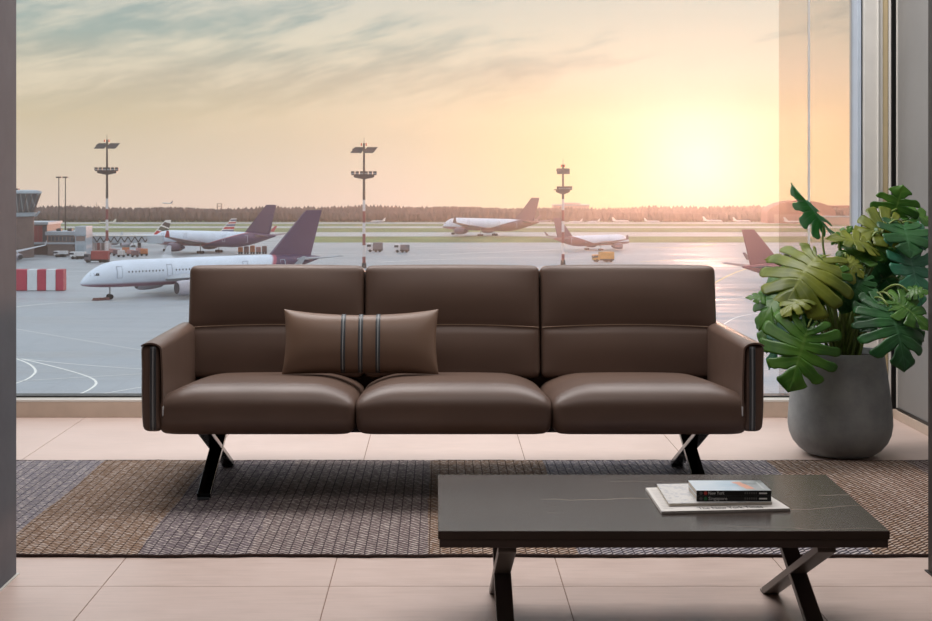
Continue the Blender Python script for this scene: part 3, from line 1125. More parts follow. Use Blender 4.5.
def leaf_mesh(base, tip, normal, width=1.0, lobes=5, droop=0.2, fold=0.15, split=0.45, gap=0.35, seed=0, twist=0.0, cupl=0.0):
    base, tip = Vector(base), Vector(tip)
    L = (tip - base).length
    ey = (tip - base) / L
    n = Vector(normal)
    n = (n - ey * n.dot(ey)).normalized()
    ex = ey.cross(n)
    r = random.Random(seed)
    mb = MB()
    mb.uv = []
    nb, na = 12, 6
    for s in (-1, 1):
        for i in range(lobes):
            t0, t1 = i / lobes, (i + 1) / lobes
            mt0, mt1 = 0.72 * t0 ** 1.3, 0.72 * t1 ** 1.3
            if i == lobes - 1:
                mt1 = 1.0
            spl0 = split + r.uniform(-.1, .12)
            gp = 0.80 * gap * r.uniform(0.6, 1.4)
            if i == lobes - 1:
                gp *= 0.8
            ln = 1.0 + r.uniform(-.06, .05)
            ph = r.uniform(0, 6)
            vs, fs, uvs = [], [], []
            for a in range(na + 1):
                for b in range(nb + 1):
                    A, B = a / na, b / nb
                    shrink = 0.0
                    if B > spl0:
                        q = (B - spl0) / (1 - spl0)
                        q = min(1, q * 1.5)
                        shrink = gp * (q * q * (3 - 2 * q)) ** 0.7
                    A2 = 0.5 + (A - 0.5) * (1 - shrink)
                    if i == 0 and A < .5:
                        A2 = A            # rear lobe keeps its outer edge
                    if i == lobes - 1 and A > .5:
                        A2 = 0.5 + (A - .5) * (1 - shrink * .0)
                    if i == 0:
                        A2 = max(A2, 0.0)
                    tt = t0 + (t1 - t0) * A2
                    hx, hy = heart(tt)
                    m = mt0 + (mt1 - mt0) * A2
                    rd = 1 - 0.12 * (2 * A - 1) ** 4 * (gp / 0.35)
                    Be = B * (rd if B > spl0 else 1) * (ln if B > spl0 else 1)
                    if B > spl0:
                        Be = spl0 + (B - spl0) / (1 - spl0) * (rd * ln - spl0)
                    # side veins leave the midrib and curve forward
                    x = hx * Be
                    y = m + (hy - m) * Be + 0.05 * math.sin(Be * PI) * (1 - t0)
                    x *= width
                    z = -droop * max(y, 0) ** 2 - 0.15 * droop * min(y, 0) ** 2 * 4
                    z += fold * abs(x) * (1 - 1.3 * abs(x)) - cupl * x * x * 2.2
                    z += 0.018 * math.sin(ph + Be * 5 + i) * Be + 0.006 * math.sin(A * PI) * Be - 0.03 * Be * Be * r.uniform(.9, 1.1)
                    an = twist * y
                    xx = s * x * math.cos(an) - z * math.sin(an)
                    zz = s * x * math.sin(an) + z * math.cos(an)
                    vs.append(base + (ex * xx + ey * y + n * zz) * L)
                    uvs.append((i + A, B))
            for a in range(na):
                for b in range(nb):
                    k = a * (nb + 1) + b
                    f = (k, k + 1, k + nb + 2, k + nb + 1)
                    fs.append(f if s < 0 else f[::-1])
            mb.add(vs, fs)
            mb.uv.extend(uvs)
    return mb


soil_c = PO + Vector((0, 0, 0.43))


def add_leaf(bx, by, bd, tx, ty, td, nrm, mat=0, width=1.0, lobes=5, droop=0.2, fold=0.15, split=0.45, gap=0.35, twist=0.0, root=None, bow=0.10, cupl=0.0, arrive=None, stalk=True):
    k = add_leaf.count = getattr(add_leaf, 'count', 0) + 1
    base, tip = at(bx, by, bd), at(tx, ty, td)
    lobes += 1
    mb = leaf_mesh(base, tip, nrm, width, lobes, droop, fold, split, gap, 100 + k, twist, cupl)
    mb.v = [p - PO for p in mb.v]
    lf = mb.build('leaf', LM[mat], plant, smooth=True)
    bm = bmesh.new()
    bm.from_mesh(lf.data)
    bmesh.ops.remove_doubles(bm, verts=bm.verts, dist=0.0006)
    bm.to_mesh(lf.data)
    bm.free()
    sd = lf.modifiers.new('thickness', 'SOLIDIFY')
    sd.thickness = 0.0009
    sd.offset = 0
    if not stalk:
        return lf
    a = rng.uniform(0, 2 * PI)
    r0 = rng.uniform(0.01, 0.075)
    d = base - soil_c
    p0 = soil_c + Vector((d.x * .14 + r0 * math.cos(a) * .6, max(-.11, min(.1, d.y * .16)) + r0 * math.sin(a) * .6, -0.012))
    if root is not None:
        p0 = soil_c + Vector(root)
    p3 = base
    up = Vector((0, 0, 1))
    p1 = p0 + up * (0.55 * max(0.12, (p3 - p0).length)) + Vector((d.x, d.y, 0)) * 0.12
    back = Vector(arrive) if arrive is not None else (Vector((d.x, d.y, 0)) * 0.25 - up * bow)
    p2 = p3 - back
    pts = []
    for q in range(19):
        t = q / 18
        pts.append(p0 * (1 - t) ** 3 + p1 * 3 * t * (1 - t) ** 2 + p2 * 3 * t * t * (1 - t) + p3 * t ** 3)
    rad = [0.0078 * (1 - 0.50 * q / 18) for q in range(19)]
    mb = MB().tube([p - PO for p in pts], rad, 8)
    # the midrib carries on along the underside of the blade
    st = mb.build('stalk', M_stalk, lf, smooth=True)
    return lf


FRONT = (-0.15, -1, 0.35)
# crown, from the top of the photograph down
add_leaf(824, 226, 6.05, 795, 180, 5.98, (-0.85, -0.62, -0.05), 3, 0.55, 4, -0.10, 0.85, 0.4, 0.5, twist=0.3, arrive=(0.03, 0, 0.12))  # bluish highlight of this leaf put into its cool colour
add_leaf(818, 255, 5.83, 781, 296, 5.64, (-0.22, -0.78, 0.66), 1, 1.12, 6, 0.42, 0.05, 0.42, 0.34, cupl=.30, arrive=(-0.02, 0.08, 0.02))
add_leaf(788, 284, 5.80, 755, 314, 5.70, (-0.3, -0.5, 0.8), 0, 0.92, 5, 0.4, 0.1, 0.4, 0.42, cupl=.3)
add_leaf(808, 327, 5.66, 790, 390, 5.56, (-0.12, -1, 0.15), 0, 1.04, 6, 0.10, 0.05, 0.38, 0.36, cupl=.15)
add_leaf(790, 322, 5.80, 762, 360, 5.72, (-0.75, -0.45, 0.45), 3, 0.62, 5, 0.25, 0.2, 0.4, 0.4)
add_leaf(894, 216, 6.20, 903, 186, 6.16, (-0.1, -0.9, 0.42), 0, 1.35, 4, 0.15, 0.1, 0.35, 0.42)
add_leaf(899, 226, 6.05, 857, 230, 5.95, (0.05, -0.72, 0.70), 1, 0.92, 5, 0.20, 0.1, 0.5, 0.22)
add_leaf(903, 224, 6.02, 914, 252, 5.88, (0.2, -0.75, 0.66), 2, 1.2, 4, 0.2, 0.1, 0.5, 0.3)
add_leaf(905, 213, 6.22, 941, 216, 6.20, (0.15, -0.6, 0.78), 0, 0.9, 4, 0.35, 0.15, 0.45, 0.35)
add_leaf(906, 246, 6.00, 927, 303, 5.86, (0.45, -0.85, 0.25), 3, 0.86, 6, 0.15, 0.12, 0.40, 0.44)
add_leaf(872, 246, 5.95, 833, 229, 5.92, (0.1, -0.55, 0.8), 1, 0.72, 5, 0.30, 0.2, 0.4, 0.4)
add_leaf(868, 250, 5.98, 838, 262, 5.88, (-0.1, -0.65, 0.75), 0, 0.85, 5, 0.25, 0.15, 0.4, 0.4)
add_leaf(888, 306, 5.72, 914, 360, 5.55, (0.25, -0.88, 0.45), 2, 1.1, 6, 0.3, 0.05, 0.36, 0.40, cupl=.3)
add_leaf(892, 300, 5.76, 934, 322, 5.66, (0.15, -0.7, 0.72), 0, 0.85, 5, 0.25, 0.15, 0.42, 0.36)
add_leaf(884, 300, 5.78, 862, 326, 5.68, (-0.15, -0.8, 0.6), 2, 0.95, 4, 0.2, 0.1, 0.5, 0.25)
add_leaf(850, 284, 5.90, 843, 312, 5.82, (0.0, -0.95, 0.3), 2, 0.95, 4, 0.1, 0.1, 0.6, 0.2)
add_leaf(885, 250, 6.08, 868, 280, 6.02, (-0.2, -0.9, 0.2), 2, 0.85, 4, 0.1, 0.1, 0.6, 0.25)
add_leaf(796, 300, 5.92, 771, 341, 5.82, (-0.4, -0.75, 0.5), 2, 0.9, 5, 0.2, 0.15, 0.42, 0.36)
add_leaf(836, 262, 5.90, 846, 298, 5.80, (0.1, -0.85, 0.5), 0, 1.1, 5, 0.2, 0.1, 0.42, 0.36)
add_leaf(868, 284, 6.02, 886, 316, 5.96, (0.15, -0.9, 0.3), 2, 1.05, 4, 0.15, 0.1, 0.5, 0.3)
add_leaf(866, 262, 6.10, 880, 290, 6.02, (0.1, -0.9, 0.4), 0, 1.1, 4, 0.15, 0.1, 0.5, 0.3)
add_leaf(802, 268, 6.00, 768, 272, 5.96, (-0.2, -0.5, 0.85), 0, 0.8, 5, 0.35, 0.15, 0.4, 0.4)
add_leaf(908, 262, 6.12, 934, 272, 6.08, (0.2, -0.7, 0.65), 2, 1.0, 4, 0.25, 0.1, 0.45, 0.3)
add_leaf(778, 312, 5.88, 757, 338, 5.82, (-0.6, -0.6, 0.5), 0, 0.75, 4, 0.25, 0.15, 0.42, 0.4)
for (bx, by, tx, ty, dd, nn, mt) in ((820, 286, 800, 306, 6.05, (-.3, -.9, .2), 2), (842, 276, 826, 296, 6.12, (-.1, -.9, .3), 2), (858, 270, 848, 292, 6.15, (0, -.9, .3), 2),
                                     (880, 272, 900, 296, 6.12, (.2, -.9, .3), 2), (790, 296, 772, 312, 6.02, (-.3, -.7, .6), 0), (812, 282, 786, 268, 6.1, (-.2, -.6, .7), 1),
                                      (900, 282, 922, 276, 6.1, (.2, -.6, .7), 0), (874, 262, 892, 244, 6.2, (0, -.8, .5), 0), (852, 262, 862, 240, 6.15, (0, -.8, .5), 0),
                                     (902, 312, 926, 342, 5.98, (.3, -.8, .4), 2), (812, 312, 796, 334, 5.98, (-.3, -.8, .4), 2), (896, 236, 918, 232, 6.1, (.2, -.6, .75), 2)):
    add_leaf(bx, by, dd, tx, ty, dd - .05, nn, mt, 1.05, 4, 0.2, 0.1, 0.45, 0.3)
for (bx, by, bd, tx, ty, td, nn, mt, w_) in ((832, 268, 5.80, 818, 300, 5.72, (-.15, -.8, .55), 0, 1.0), (846, 258, 5.86, 866, 272, 5.80, (.1, -.65, .75), 1, .9),
                                          (862, 276, 5.84, 850, 300, 5.78, (-.1, -.85, .5), 2, 1.0), (804, 296, 5.74, 783, 306, 5.66, (-.35, -.6, .7), 1, .9),
                                          (882, 236, 5.98, 868, 262, 5.92, (-.2, -.85, .45), 0, .9), (798, 262, 5.94, 770, 252, 5.92, (-.2, -.6, .75), 1, .62),
                                          (838, 244, 6.0, 852, 226, 5.98, (.1, -.8, .5), 0, .7), (770, 300, 5.80, 750, 292, 5.78, (-.3, -.55, .75), 0, .7),
                                          (908, 292, 5.78, 928, 288, 5.74, (.2, -.7, .7), 0, .9), (916, 226, 6.05, 930, 246, 6.0, (.3, -.8, .5), 3, .9)):
    add_leaf(bx, by, bd, tx, ty, td, nn, mt, w_, 5, 0.35, 0.1, 0.42, 0.34, cupl=.2)
# bare young stalks between the leaves
for x, y, d in ((878, 300, 5.96), (872, 318, 5.9), (858, 326, 6.0), (838, 322, 6.1), (862, 312, 5.95), (846, 308, 6.15)):
    p0 = soil_c + Vector(((x - 840) / F * 6.0 * .35, (d - 6.03) * .8, -.012))
    p1 = at(x, y, d)
    pts = [p0.lerp(p1, q / 8) + Vector((0, 0, 0.02 * math.sin(PI * q / 8))) - PO for q in range(9)]
    MB().tube(pts, [0.0075 * (1 - .6 * q / 8) for q in range(9)], 8).build('young_stalk', M_stalk, plant, smooth=True)
# ------------------------------------------------------------------ airport: paint and airplanes
def paint(name, white, belly, tail, L=59.0, k=1.0, slope=1.35, tail_x=-45.0, belly_z=3.6, trim=None):
    """airliner paint scheme in the airplane's own coordinates"""
    def fn(t, b):
        x, y, z = t.xyz(t.obj())
        x, z = t.m('SUBTRACT', t.m('DIVIDE', x, k), 25.0), t.m('DIVIDE', z, k)
        n = t.noise(t.obj(), 0.35, 3, 0.5)
        c = t.mix(t.rng(n, 0.3, 0.7), white, tuple(q * 0.93 for q in white[:3]) + (1,))
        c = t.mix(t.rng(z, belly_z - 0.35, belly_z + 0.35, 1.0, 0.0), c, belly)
        q = t.m('SUBTRACT', t.m('ADD', x, t.m('MULTIPLY', t.m('SUBTRACT', z, 5.2), -slope)), tail_x)
        if trim is not None:
            c = t.mix(t.rng(q, 0.6, 1.4, 1.0, 0.0), c, trim)
        c = t.mix(t.rng(q, -0.2, 0.2, 1.0, 0.0), c, tail)
        t.put(b.inputs['Base Color'], c)
    return material(name, None, 0.38, fn=fn, spec=0.4)


M_wing = grainy(rgb(172, 178, 186), 0.4, 0.6, 0.06)('wing_metal')
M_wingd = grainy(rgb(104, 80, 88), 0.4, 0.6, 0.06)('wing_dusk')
M_tyre = material('tyre_rubber', rgb(34, 32, 34), 0.8)
M_strut = material('gear_metal', rgb(150, 150, 152), 0.4, 0.6)
M_wind = material('cabin_window', rgb(38, 44, 58), 0.2)
M_doorl = material('door_outline', rgb(172, 182, 198), 0.5)
M_fanin = material('fan_intake', rgb(48, 46, 52), 0.5)

FUS = [(-0.0, .04, -.62), (-.5, .22, -.55), (-1.2, .38, -.44), (-2.2, .55, -.32), (-3.5, .71, -.20), (-5.2, .86, -.09), (-7.5, .96, -.02), (-10, 1.0, 0), (-20, 1, 0), (-30, 1, 0), (-39, 1, 0),
       (-43, .95, .04), (-47, .82, .15), (-51, .62, .31), (-55, .38, .47), (-57.5, .2, .56), (-59, .09, .6)]
RF, CZ = 2.85, 5.25


def fus_at(x):
    for (x0, r0, c0), (x1, r1, c1) in zip(FUS, FUS[1:]):
        if x1 <= x <= x0:
            f = (x0 - x) / (x0 - x1)
            return (r0 + (r1 - r0) * f) * RF, CZ + (c0 + (c1 - c0) * f) * RF
    return FUS[-1][1] * RF, CZ


def airfoil_wing(mb, secs):
    """secs: (x_leading_edge, y, z, chord, thickness)"""
    prof = [(0, 0.0), (.08, .5), (.3, .75), (.6, .55), (1, .04), (1, -.04), (.6, -.25), (.3, -.38), (.08, -.3)]
    vs, fs = [], []
    n = len(prof)
    for xl_, y, z, ch, th in secs:
        for px_, pz in prof:
            vs.append((xl_ - px_ * ch, y, z + pz * th))
    for s in range(len(secs) - 1):
        for i in range(n):
            j = (i + 1) % n
            fs.append((s * n + i, s * n + j, (s + 1) * n + j, (s + 1) * n + i))
    fs.append(tuple(range(n))[::-1])
    fs.append(tuple((len(secs) - 1) * n + i for i in range(n)))
    return mb.add(vs, fs)


def fin_prism(mb, pts, th0, th1):
    """upright fin: pts (x, z) low-lead, low-trail, high-trail, high-lead; half thickness below and above"""
    vs, fs = [], []
    for s in (-1, 1):
        for i, (x, z) in enumerate(pts):
            vs.append((x, s * (th0 if i < 2 else th1), z))
    m0 = [((pts[0][0] * .6 + pts[1][0] * .4), pts[0][1]), ((pts[3][0] * .6 + pts[2][0] * .4), pts[3][1])]
    fs = [(0, 3, 2, 1), (4, 5, 6, 7), (0, 1, 5, 4), (1, 2, 6, 5), (2, 3, 7, 6), (3, 0, 4, 7)]
    return mb.add(vs, fs)


def fix_normals(ob):
    bm = bmesh.new()
    bm.from_mesh(ob.data)
    bmesh.ops.recalc_face_normals(bm, faces=bm.faces)
    bm.to_mesh(ob.data)
    bm.free()
    return ob


def airplane(name, nose, heading, k, label, M_body, M_tailm, M_nac, group=None, gear=True, detail=True, winglet=None, wing_m=None, engines=True, fin_kind=None, z=None, pitch=0.0, cat='airplane'):
    """nose: (X, D) of the nose tip; heading: vector the nose points to; k: size against a 59 m airliner"""
    h = Vector((heading[0], heading[1], 0)).normalized()
    rz = math.atan2(h.y, h.x)
    mid = Vector((nose[0], nose[1], 0)) - h * 25 * k
    o = empty(name, (mid.x, mid.y, ZG if z is None else z), rz, label, cat, group)
    o.rotation_euler = (0, pitch, rz)
    S = Matrix.Scale(k, 4) @ Matrix.Translation((25, 0, 0))
    wing_m = wing_m or M_wing
    seg = 28 if detail else 14

    def part(mb, nm, mt, par=o, smooth='auto'):
        ob = mb.xf(S).build(nm, mt, par, smooth=smooth, angle=40)
        return fix_normals(ob)
    # fuselage, drawn along x
    f = MB()
    vs, fs = [], []
    for x, r, c in FUS:
        for q in range(seg):
            a = 2 * PI * q / seg
            vs.append((x, RF * r * math.cos(a), CZ + RF * c + RF * r * math.sin(a)))
    for i in range(len(FUS) - 1):
        for q in range(seg):
            q2 = (q + 1) % seg
            fs.append((i * seg + q, i * seg + q2, (i + 1) * seg + q2, (i + 1) * seg + q))
    fs.append(tuple(range(seg)))
    fs.append(tuple((len(FUS) - 1) * seg + q for q in range(seg)))
    f.add(vs, fs)
    body = part(f, 'fuselage', M_body, smooth=True)
    for s in (-1, 1):
        w = airfoil_wing(MB(), [(-17.5, s * 1.5, 3.7, 12.0, 1.5), (-21.5, s * 8.5, 4.4, 8.0, 1.0), (-33.0, s * 28.5, 7.0, 2.4, 0.35)])
        wo = part(w, 'wing', wing_m)
        wl = airfoil_wing(MB(), [(-33.1, s * 28.4, 6.95, 2.3, 0.3), (-35.0, s * 29.6, 9.2, 1.1, 0.12)])
        part(wl, 'winglet', winglet or wing_m, wo)
        st = airfoil_wing(MB(), [(-51.0, s * 0.8, 6.7, 5.8, 0.6), (-57.0, s * 9.6, 7.6, 2.2, 0.25)])
        part(st, 'tailplane', wing_m)
        if engines:
            e = MB()
            prof = [(1.28, -17.2), (1.5, -17.6), (1.62, -18.6), (1.58, -20.5), (1.3, -22.6), (1.05, -23.4), (0.55, -23.6), (0.5, -24.6)]
            e.lathe(prof, 20 if detail else 10, (0, s * 9.4, 2.35), 'x')
            eo = part(e, 'engine', M_nac)
            d = MB().lathe([(1.24, -17.15), (1.2, -17.25)], 16, (0, s * 9.4, 2.35), 'x')
            part(d, 'intake', M_fanin, eo)
            p = MB().prism([(-19, s * 9.4 - .15, 3.5), (-24.5, s * 9.4 - .15, 3.8), (-25.5, s * 9.4 - .15, 4.9), (-21.5, s * 9.4 - .15, 4.6)], (0, .3, 0))
            part(p, 'pylon', wing_m, eo)
    fin = fin_prism(MB(), [(-45.0, 7.6), (-56.0, 7.2), (-59.3, 17.9), (-55.0, 17.9)], 0.45, 0.18)
    fo = part(fin, 'tail_fin', M_tailm)
    if fin_kind:
        for lo, hi, mt in fin_kind:
            # stripes painted across the fin, each a thin skin on both faces
            def edge(fq, lead):
                a, b_ = ((-45.0, 7.6), (-55.0, 17.4)) if lead else ((-56.0, 7.2), (-59.3, 17.4))
                return (a[0] + (b_[0] - a[0]) * fq, a[1] + (b_[1] - a[1]) * fq)
            for s in (-1, 1):
                q = MB()
                p4 = [edge(lo[0], True), edge(lo[1], False), edge(hi[1], False), edge(hi[0], True)]
                th = [0.47 - 0.27 * max(0, min(1, (p[1] - 7.6) / 9.8)) + .06 for p in p4]
                q.add([(p[0], s * t_, p[1]) for p, t_ in zip(p4, th)] + [(p[0], s * (t_ - .04), p[1]) for p, t_ in zip(p4, th)],
                      [(0, 1, 2, 3), (7, 6, 5, 4), (0, 4, 5, 1), (1, 5, 6, 2), (2, 6, 7, 3), (3, 7, 4, 0)])
                part(q, 'fin_stripe', mt, fo)
    if gear:
        def leg(x, y, nw, top):
            g = MB().tube([(x, y, 0.5), (x, y, top)], 0.16, 8)
            go = part(g, 'landing_gear', M_strut)
            for dx in ((-0.75, 0.75) if nw == 4 else (0,)):
                for dy in (-0.55, 0.55):
                    part(MB().lathe([(0.2, -.2), (0.5, -.2), (0.55, 0), (0.5, .2), (0.2, .2)], 14, (x + dx, y + dy, 0.55), 'y'), 'wheel', M_tyre, go)
        leg(-6.6, 0, 2, 3.2)
        leg(-28.5, 5.0, 4, 4.2)
        leg(-28.5, -5.0, 4, 4.2)
    if detail:
        # cabin windows: one row a side, one mesh a row
        for s in (1,):
            x = -9.6
            while x > -46:
                r, c = fus_at(x)
                skip = any(abs(x - q) < 1.0 for q in (-19.0, -37.5))
                if not skip and k == 0.965:
                    zc = 5.72
                    dz = (zc - c) / r
                    if abs(dz) < .9:
                        y = s * r * math.sqrt(1 - dz * dz)
                        part(MB().box(x - .12, x + .12, y - .03, y + .03, zc - .18, zc + .18), 'cabin_window', M_wind, smooth=False)
                x -= 0.78
        for s in (-1, 1):
            cw = MB()
            for (x0, z0_, x1_, z1_) in ((-1.75, 5.1, -2.55, 5.6), (-2.65, 5.12, -3.4, 5.62)):
                quad_ = []
                for x, zz in ((x0, z0_), (x1_, z0_), (x1_, z1_), (x0 - .25, z1_)):
                    r, c = fus_at(x)
                    dz = max(-.97, min(.97, (zz - c) / r))
                    quad_.append((x, s * (r * math.sqrt(1 - dz * dz) + .04), zz))
                cw.prism(quad_, (0, -s * .1, 0))
            part(cw, 'cockpit_window', M_wind, smooth=False)
            for xd_ in (-7.6, -19.0, -37.5, -47.5):
                dm = MB()
                r, c = fus_at(xd_)
                for zc in (4.5, 6.9):
                    dz = (zc - c) / r
                    y = s * r * math.sqrt(max(0, 1 - dz * dz))
                    dm.box(xd_ - .6, xd_ + .6, y - .05, y + .05, zc - .07, zc + .07)
                for xx in (xd_ - .58, xd_ + .58):
                    zs = [4.5 + 2.4 * q / 6 for q in range(7)]
                    for za, zb in zip(zs, zs[1:]):
                        zc = (za + zb) / 2
                        y = s * r * math.sqrt(max(0, 1 - ((zc - c) / r) ** 2))
                        dm.box(xx - .07, xx + .07, y - .05, y + .05, za, zb)
                part(dm, 'cabin_door', M_doorl, smooth=False)
    return o


WHITE = (0.70, 0.78, 0.90, 1)
PURPLE = rgb(80, 62, 92)
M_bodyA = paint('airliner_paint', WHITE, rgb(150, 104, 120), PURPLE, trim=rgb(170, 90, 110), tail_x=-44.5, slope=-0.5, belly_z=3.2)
M_finP = grainy(PURPLE, 0.45, 0.4, 0.05)('purple_fin')
M_nacW = grainy(rgb(176, 172, 182), 0.35, 0.5, 0.05)('nacelle_paint')
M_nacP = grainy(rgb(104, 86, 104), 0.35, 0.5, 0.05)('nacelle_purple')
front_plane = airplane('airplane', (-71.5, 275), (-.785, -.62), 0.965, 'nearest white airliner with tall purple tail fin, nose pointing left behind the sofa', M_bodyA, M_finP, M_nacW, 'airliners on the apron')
kB = 0.90
M_bodyB = paint('airliner_paint_b', WHITE, rgb(150, 100, 116), rgb(96, 74, 102), k=kB, tail_x=-36.5, slope=-4.0, belly_z=3.8, trim=rgb(180, 100, 118))
M_redw = material('winglet_red', rgb(170, 52, 66), 0.4)
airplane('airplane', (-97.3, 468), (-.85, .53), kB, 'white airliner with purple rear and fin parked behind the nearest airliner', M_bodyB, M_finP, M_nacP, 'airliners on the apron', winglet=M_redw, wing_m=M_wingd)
kE = 0.93
M_bodyE = paint('airliner_paint_e', WHITE, rgb(140, 100, 104), rgb(112, 80, 88), k=kE, tail_x=-38, slope=-4.0, belly_z=3.9)
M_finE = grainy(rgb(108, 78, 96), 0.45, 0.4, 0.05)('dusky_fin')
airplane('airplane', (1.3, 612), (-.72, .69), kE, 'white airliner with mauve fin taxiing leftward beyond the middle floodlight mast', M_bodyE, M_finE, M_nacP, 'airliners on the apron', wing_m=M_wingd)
kF = 0.64
M_bodyF = paint('airliner_paint_f', WHITE, rgb(140, 96, 100), rgb(128, 84, 92), k=kF, tail_x=-36, slope=-3.5, belly_z=4.0)
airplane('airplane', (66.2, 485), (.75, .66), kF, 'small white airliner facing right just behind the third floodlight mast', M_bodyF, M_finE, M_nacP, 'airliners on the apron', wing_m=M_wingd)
kG = 0.74
M_bodyG = paint('airliner_paint_g', rgb(206, 190, 200), rgb(150, 104, 110), rgb(150, 96, 104), k=kG, tail_x=-46, slope=1.4, belly_z=4.0)
M_finG = grainy(rgb(146, 92, 100), 0.45, 0.4, 0.05)('rose_fin')
airplane('airplane', (105, 319), (.9, .43), kG, 'airliner with rosy fin, mostly hidden behind the monstera plant', M_bodyG, M_finG, M_nacP, 'airliners on the apron', detail=False, wing_m=M_wingd)
# tails showing over the second airliner
M_white = M_white
M_finW = grainy(rgb(226, 226, 224), 0.45, 0.4, 0.03)('white_fin')
M_sg = material('stripe_green', rgb(52, 66, 52), 0.5)
M_sk = material('stripe_dark', rgb(46, 46, 52), 0.5)
M_sr = material('stripe_red', rgb(196, 58, 66), 0.5)
M_sb = material('stripe_blue', rgb(58, 78, 118), 0.5)
kC = 0.52
M_bodyC = paint('airliner_paint_c', WHITE, rgb(170, 168, 174), rgb(214, 216, 218), k=kC, tail_x=-70)
st = [((-.02, .30), (0.22, 0.0), None)]
dC = 500.0
tailx = at(161, 0, dC).x
hC = Vector((-.8, -.6))
airplane('airplane', (tailx + hC.x * 59 * kC * .93, dC + hC.y * 59 * kC * .93 + 8), hC, kC, 'airliner whose white fin with red, green and dark stripes shows over another', M_bodyC, M_finW, M_nacW, 'airliners on the apron', detail=False,
         fin_kind=[((0.05, -.1), (0.32, .12), M_sr), ((0.40, .15), (0.62, .42), M_sg), ((0.70, .5), (0.92, .80), M_sk)])
dD = 520.0
tailx = at(228, 0, dD).x
airplane('airplane', (tailx + hC.x * 59 * kC * .93, dD + hC.y * 59 * kC * .93 + 8), hC, kC, 'airliner whose fin with level blue, white and red bands shows over another', M_bodyC, M_finW, M_nacW, 'airliners on the apron', detail=False,
         fin_kind=[((0.02, .05), (0.2, .22), M_sb), ((0.28, .30), (0.42, .45), M_sr), ((0.50, .52), (0.62, .64), M_sb), ((0.68, .70), (0.78, .80), M_sr), ((0.86, .87), (0.97, .98), M_sb)])
# airliner at the left gate: its wing reaches out from behind the near partition
airplane('airplane', (at(14, 0, 395).x, 395), (0.6, -0.8), 0.6, 'airliner at the left gate showing only a pale wing beside the dark terminal', M_bodyC, M_finW, M_nacW, 'airliners on the apron', detail=False)
# airliner on approach
airplane('airplane', (at(162, 0, 2500).x, 2500), (-.94, .25), 0.36, 'small airliner flying low over the trees on the left', paint('airliner_paint_h', rgb(196, 214, 220), rgb(150, 160, 170), rgb(90, 130, 160), k=.36, tail_x=-46), M_sb, M_nacW, 'airliners far off', gear=False, detail=False, z=at(0, 203, 2500).z - 2.0, pitch=-0.05)
M_bodyT = paint('airliner_paint_t', rgb(226, 226, 226), rgb(196, 190, 192), rgb(214, 214, 216), k=.2, tail_x=-70)
far = [(107, 223.2, -1, 'tiny white airliner parked before the trees by the left floodlight mast', .16), (576, 222, -1, 'tiny white airliner before the trees, right of the third floodlight mast', .14),
       (594, 221.7, -1, 'tiny white airliner before the trees, second right of the third mast', .13), (621, 221.5, 1, 'tiny white airliner before the trees above the small airliner nose', .17),
       (652, 221.6, 1, 'tiny white airliner before the trees left of the low sun', .15), (713, 221.4, 1, 'tiny white airliner before the trees just under the low sun', .19), (742, 221.4, 1, 'tiny white airliner before the trees right of the low sun', .17),
       (795, 222.6, 1, 'tiny white airliner parked before the domed hangar', .20), (378, 221.5, -1, 'tiny white airliner before the trees behind the middle floodlight mast', .15)]
for x, y, sx, lab, kk in far:
    d = ground_d(y + 1.2)
    X = at(x, 0, d).x
    airplane('airplane', (X + sx * 29 * kk, d), (sx, -.25), kk, lab, M_bodyT, M_finW, M_nacW, 'airliners far off', detail=False, engines=False)
# ------------------------------------------------------------------ ground
def apron_fn(t, b):
    p = t.geo()
    n1 = t.noise(p, 0.012, 4, 0.6)
    n2 = t.noise(t.vm('MULTIPLY', p, (0.02, 0.16, 1)), 1.0, 5, 0.65)
    n3 = t.noise(p, 0.9, 3, 0.6)
    k = t.m('ADD', t.m('ADD', t.m('MULTIPLY', n1, 0.35), t.m('MULTIPLY', n2, 0.5)), t.m('MULTIPLY', n3, 0.15))
    c = t.ramp(k, [(0.32, rgb(140, 146, 152)), (0.5, rgb(158, 164, 170)), (0.68, rgb(174, 179, 183))])
    # slab joints
    x, y, z = t.xyz(p)
    j = None
    for a in (x, y):
        q = t.m('ABSOLUTE', t.m('SUBTRACT', t.m('FRACT', t.m('DIVIDE', a, 7.5)), 0.5))
        l = t.m('GREATER_THAN', q, 0.487)
        j = l if j is None else t.m('MAXIMUM', j, l)
    c = t.mix(t.m('MULTIPLY', j, 0.22), c, rgb(110, 112, 118))
    t.put(b.inputs['Base Color'], c)
    t.put(b.inputs['Roughness'], t.rng(n2, 0.35, 0.65, 0.34, 0.66))


M_apron = material('apron_concrete', None, 0.4, spec=0.28, fn=apron_fn)
M_grass = grainy(rgb(112, 124, 74), 0.9, 0.05, 0.25)('airfield_grass')
M_taxi = grainy(rgb(168, 170, 172), 0.5, 0.03, 0.1)('taxiway')
M_line = material('white_line', rgb(236, 236, 230), 0.6)
M_yline = material('yellow_line', rgb(226, 206, 130), 0.6)


def gstrip(name, y0, y1, mat, dz, xa=-20, xb=960, kind='structure'):
    d0, d1 = ground_d(y1), ground_d(y0)
    X0, X1 = (xa - VX) / F * d0, (xb - VX) / F * d0
    X0b, X1b = (xa - VX) / F * d1, (xb - VX) / F * d1
    mb = MB().prism([(X0, d0, ZG - .2), (X1, d0, ZG - .2), (X1b, d1, ZG - .2), (X0b, d1, ZG - .2)], (0, 0, .2 + dz))
    o = mb.build(name, mat)
    o['kind'] = kind
    return o


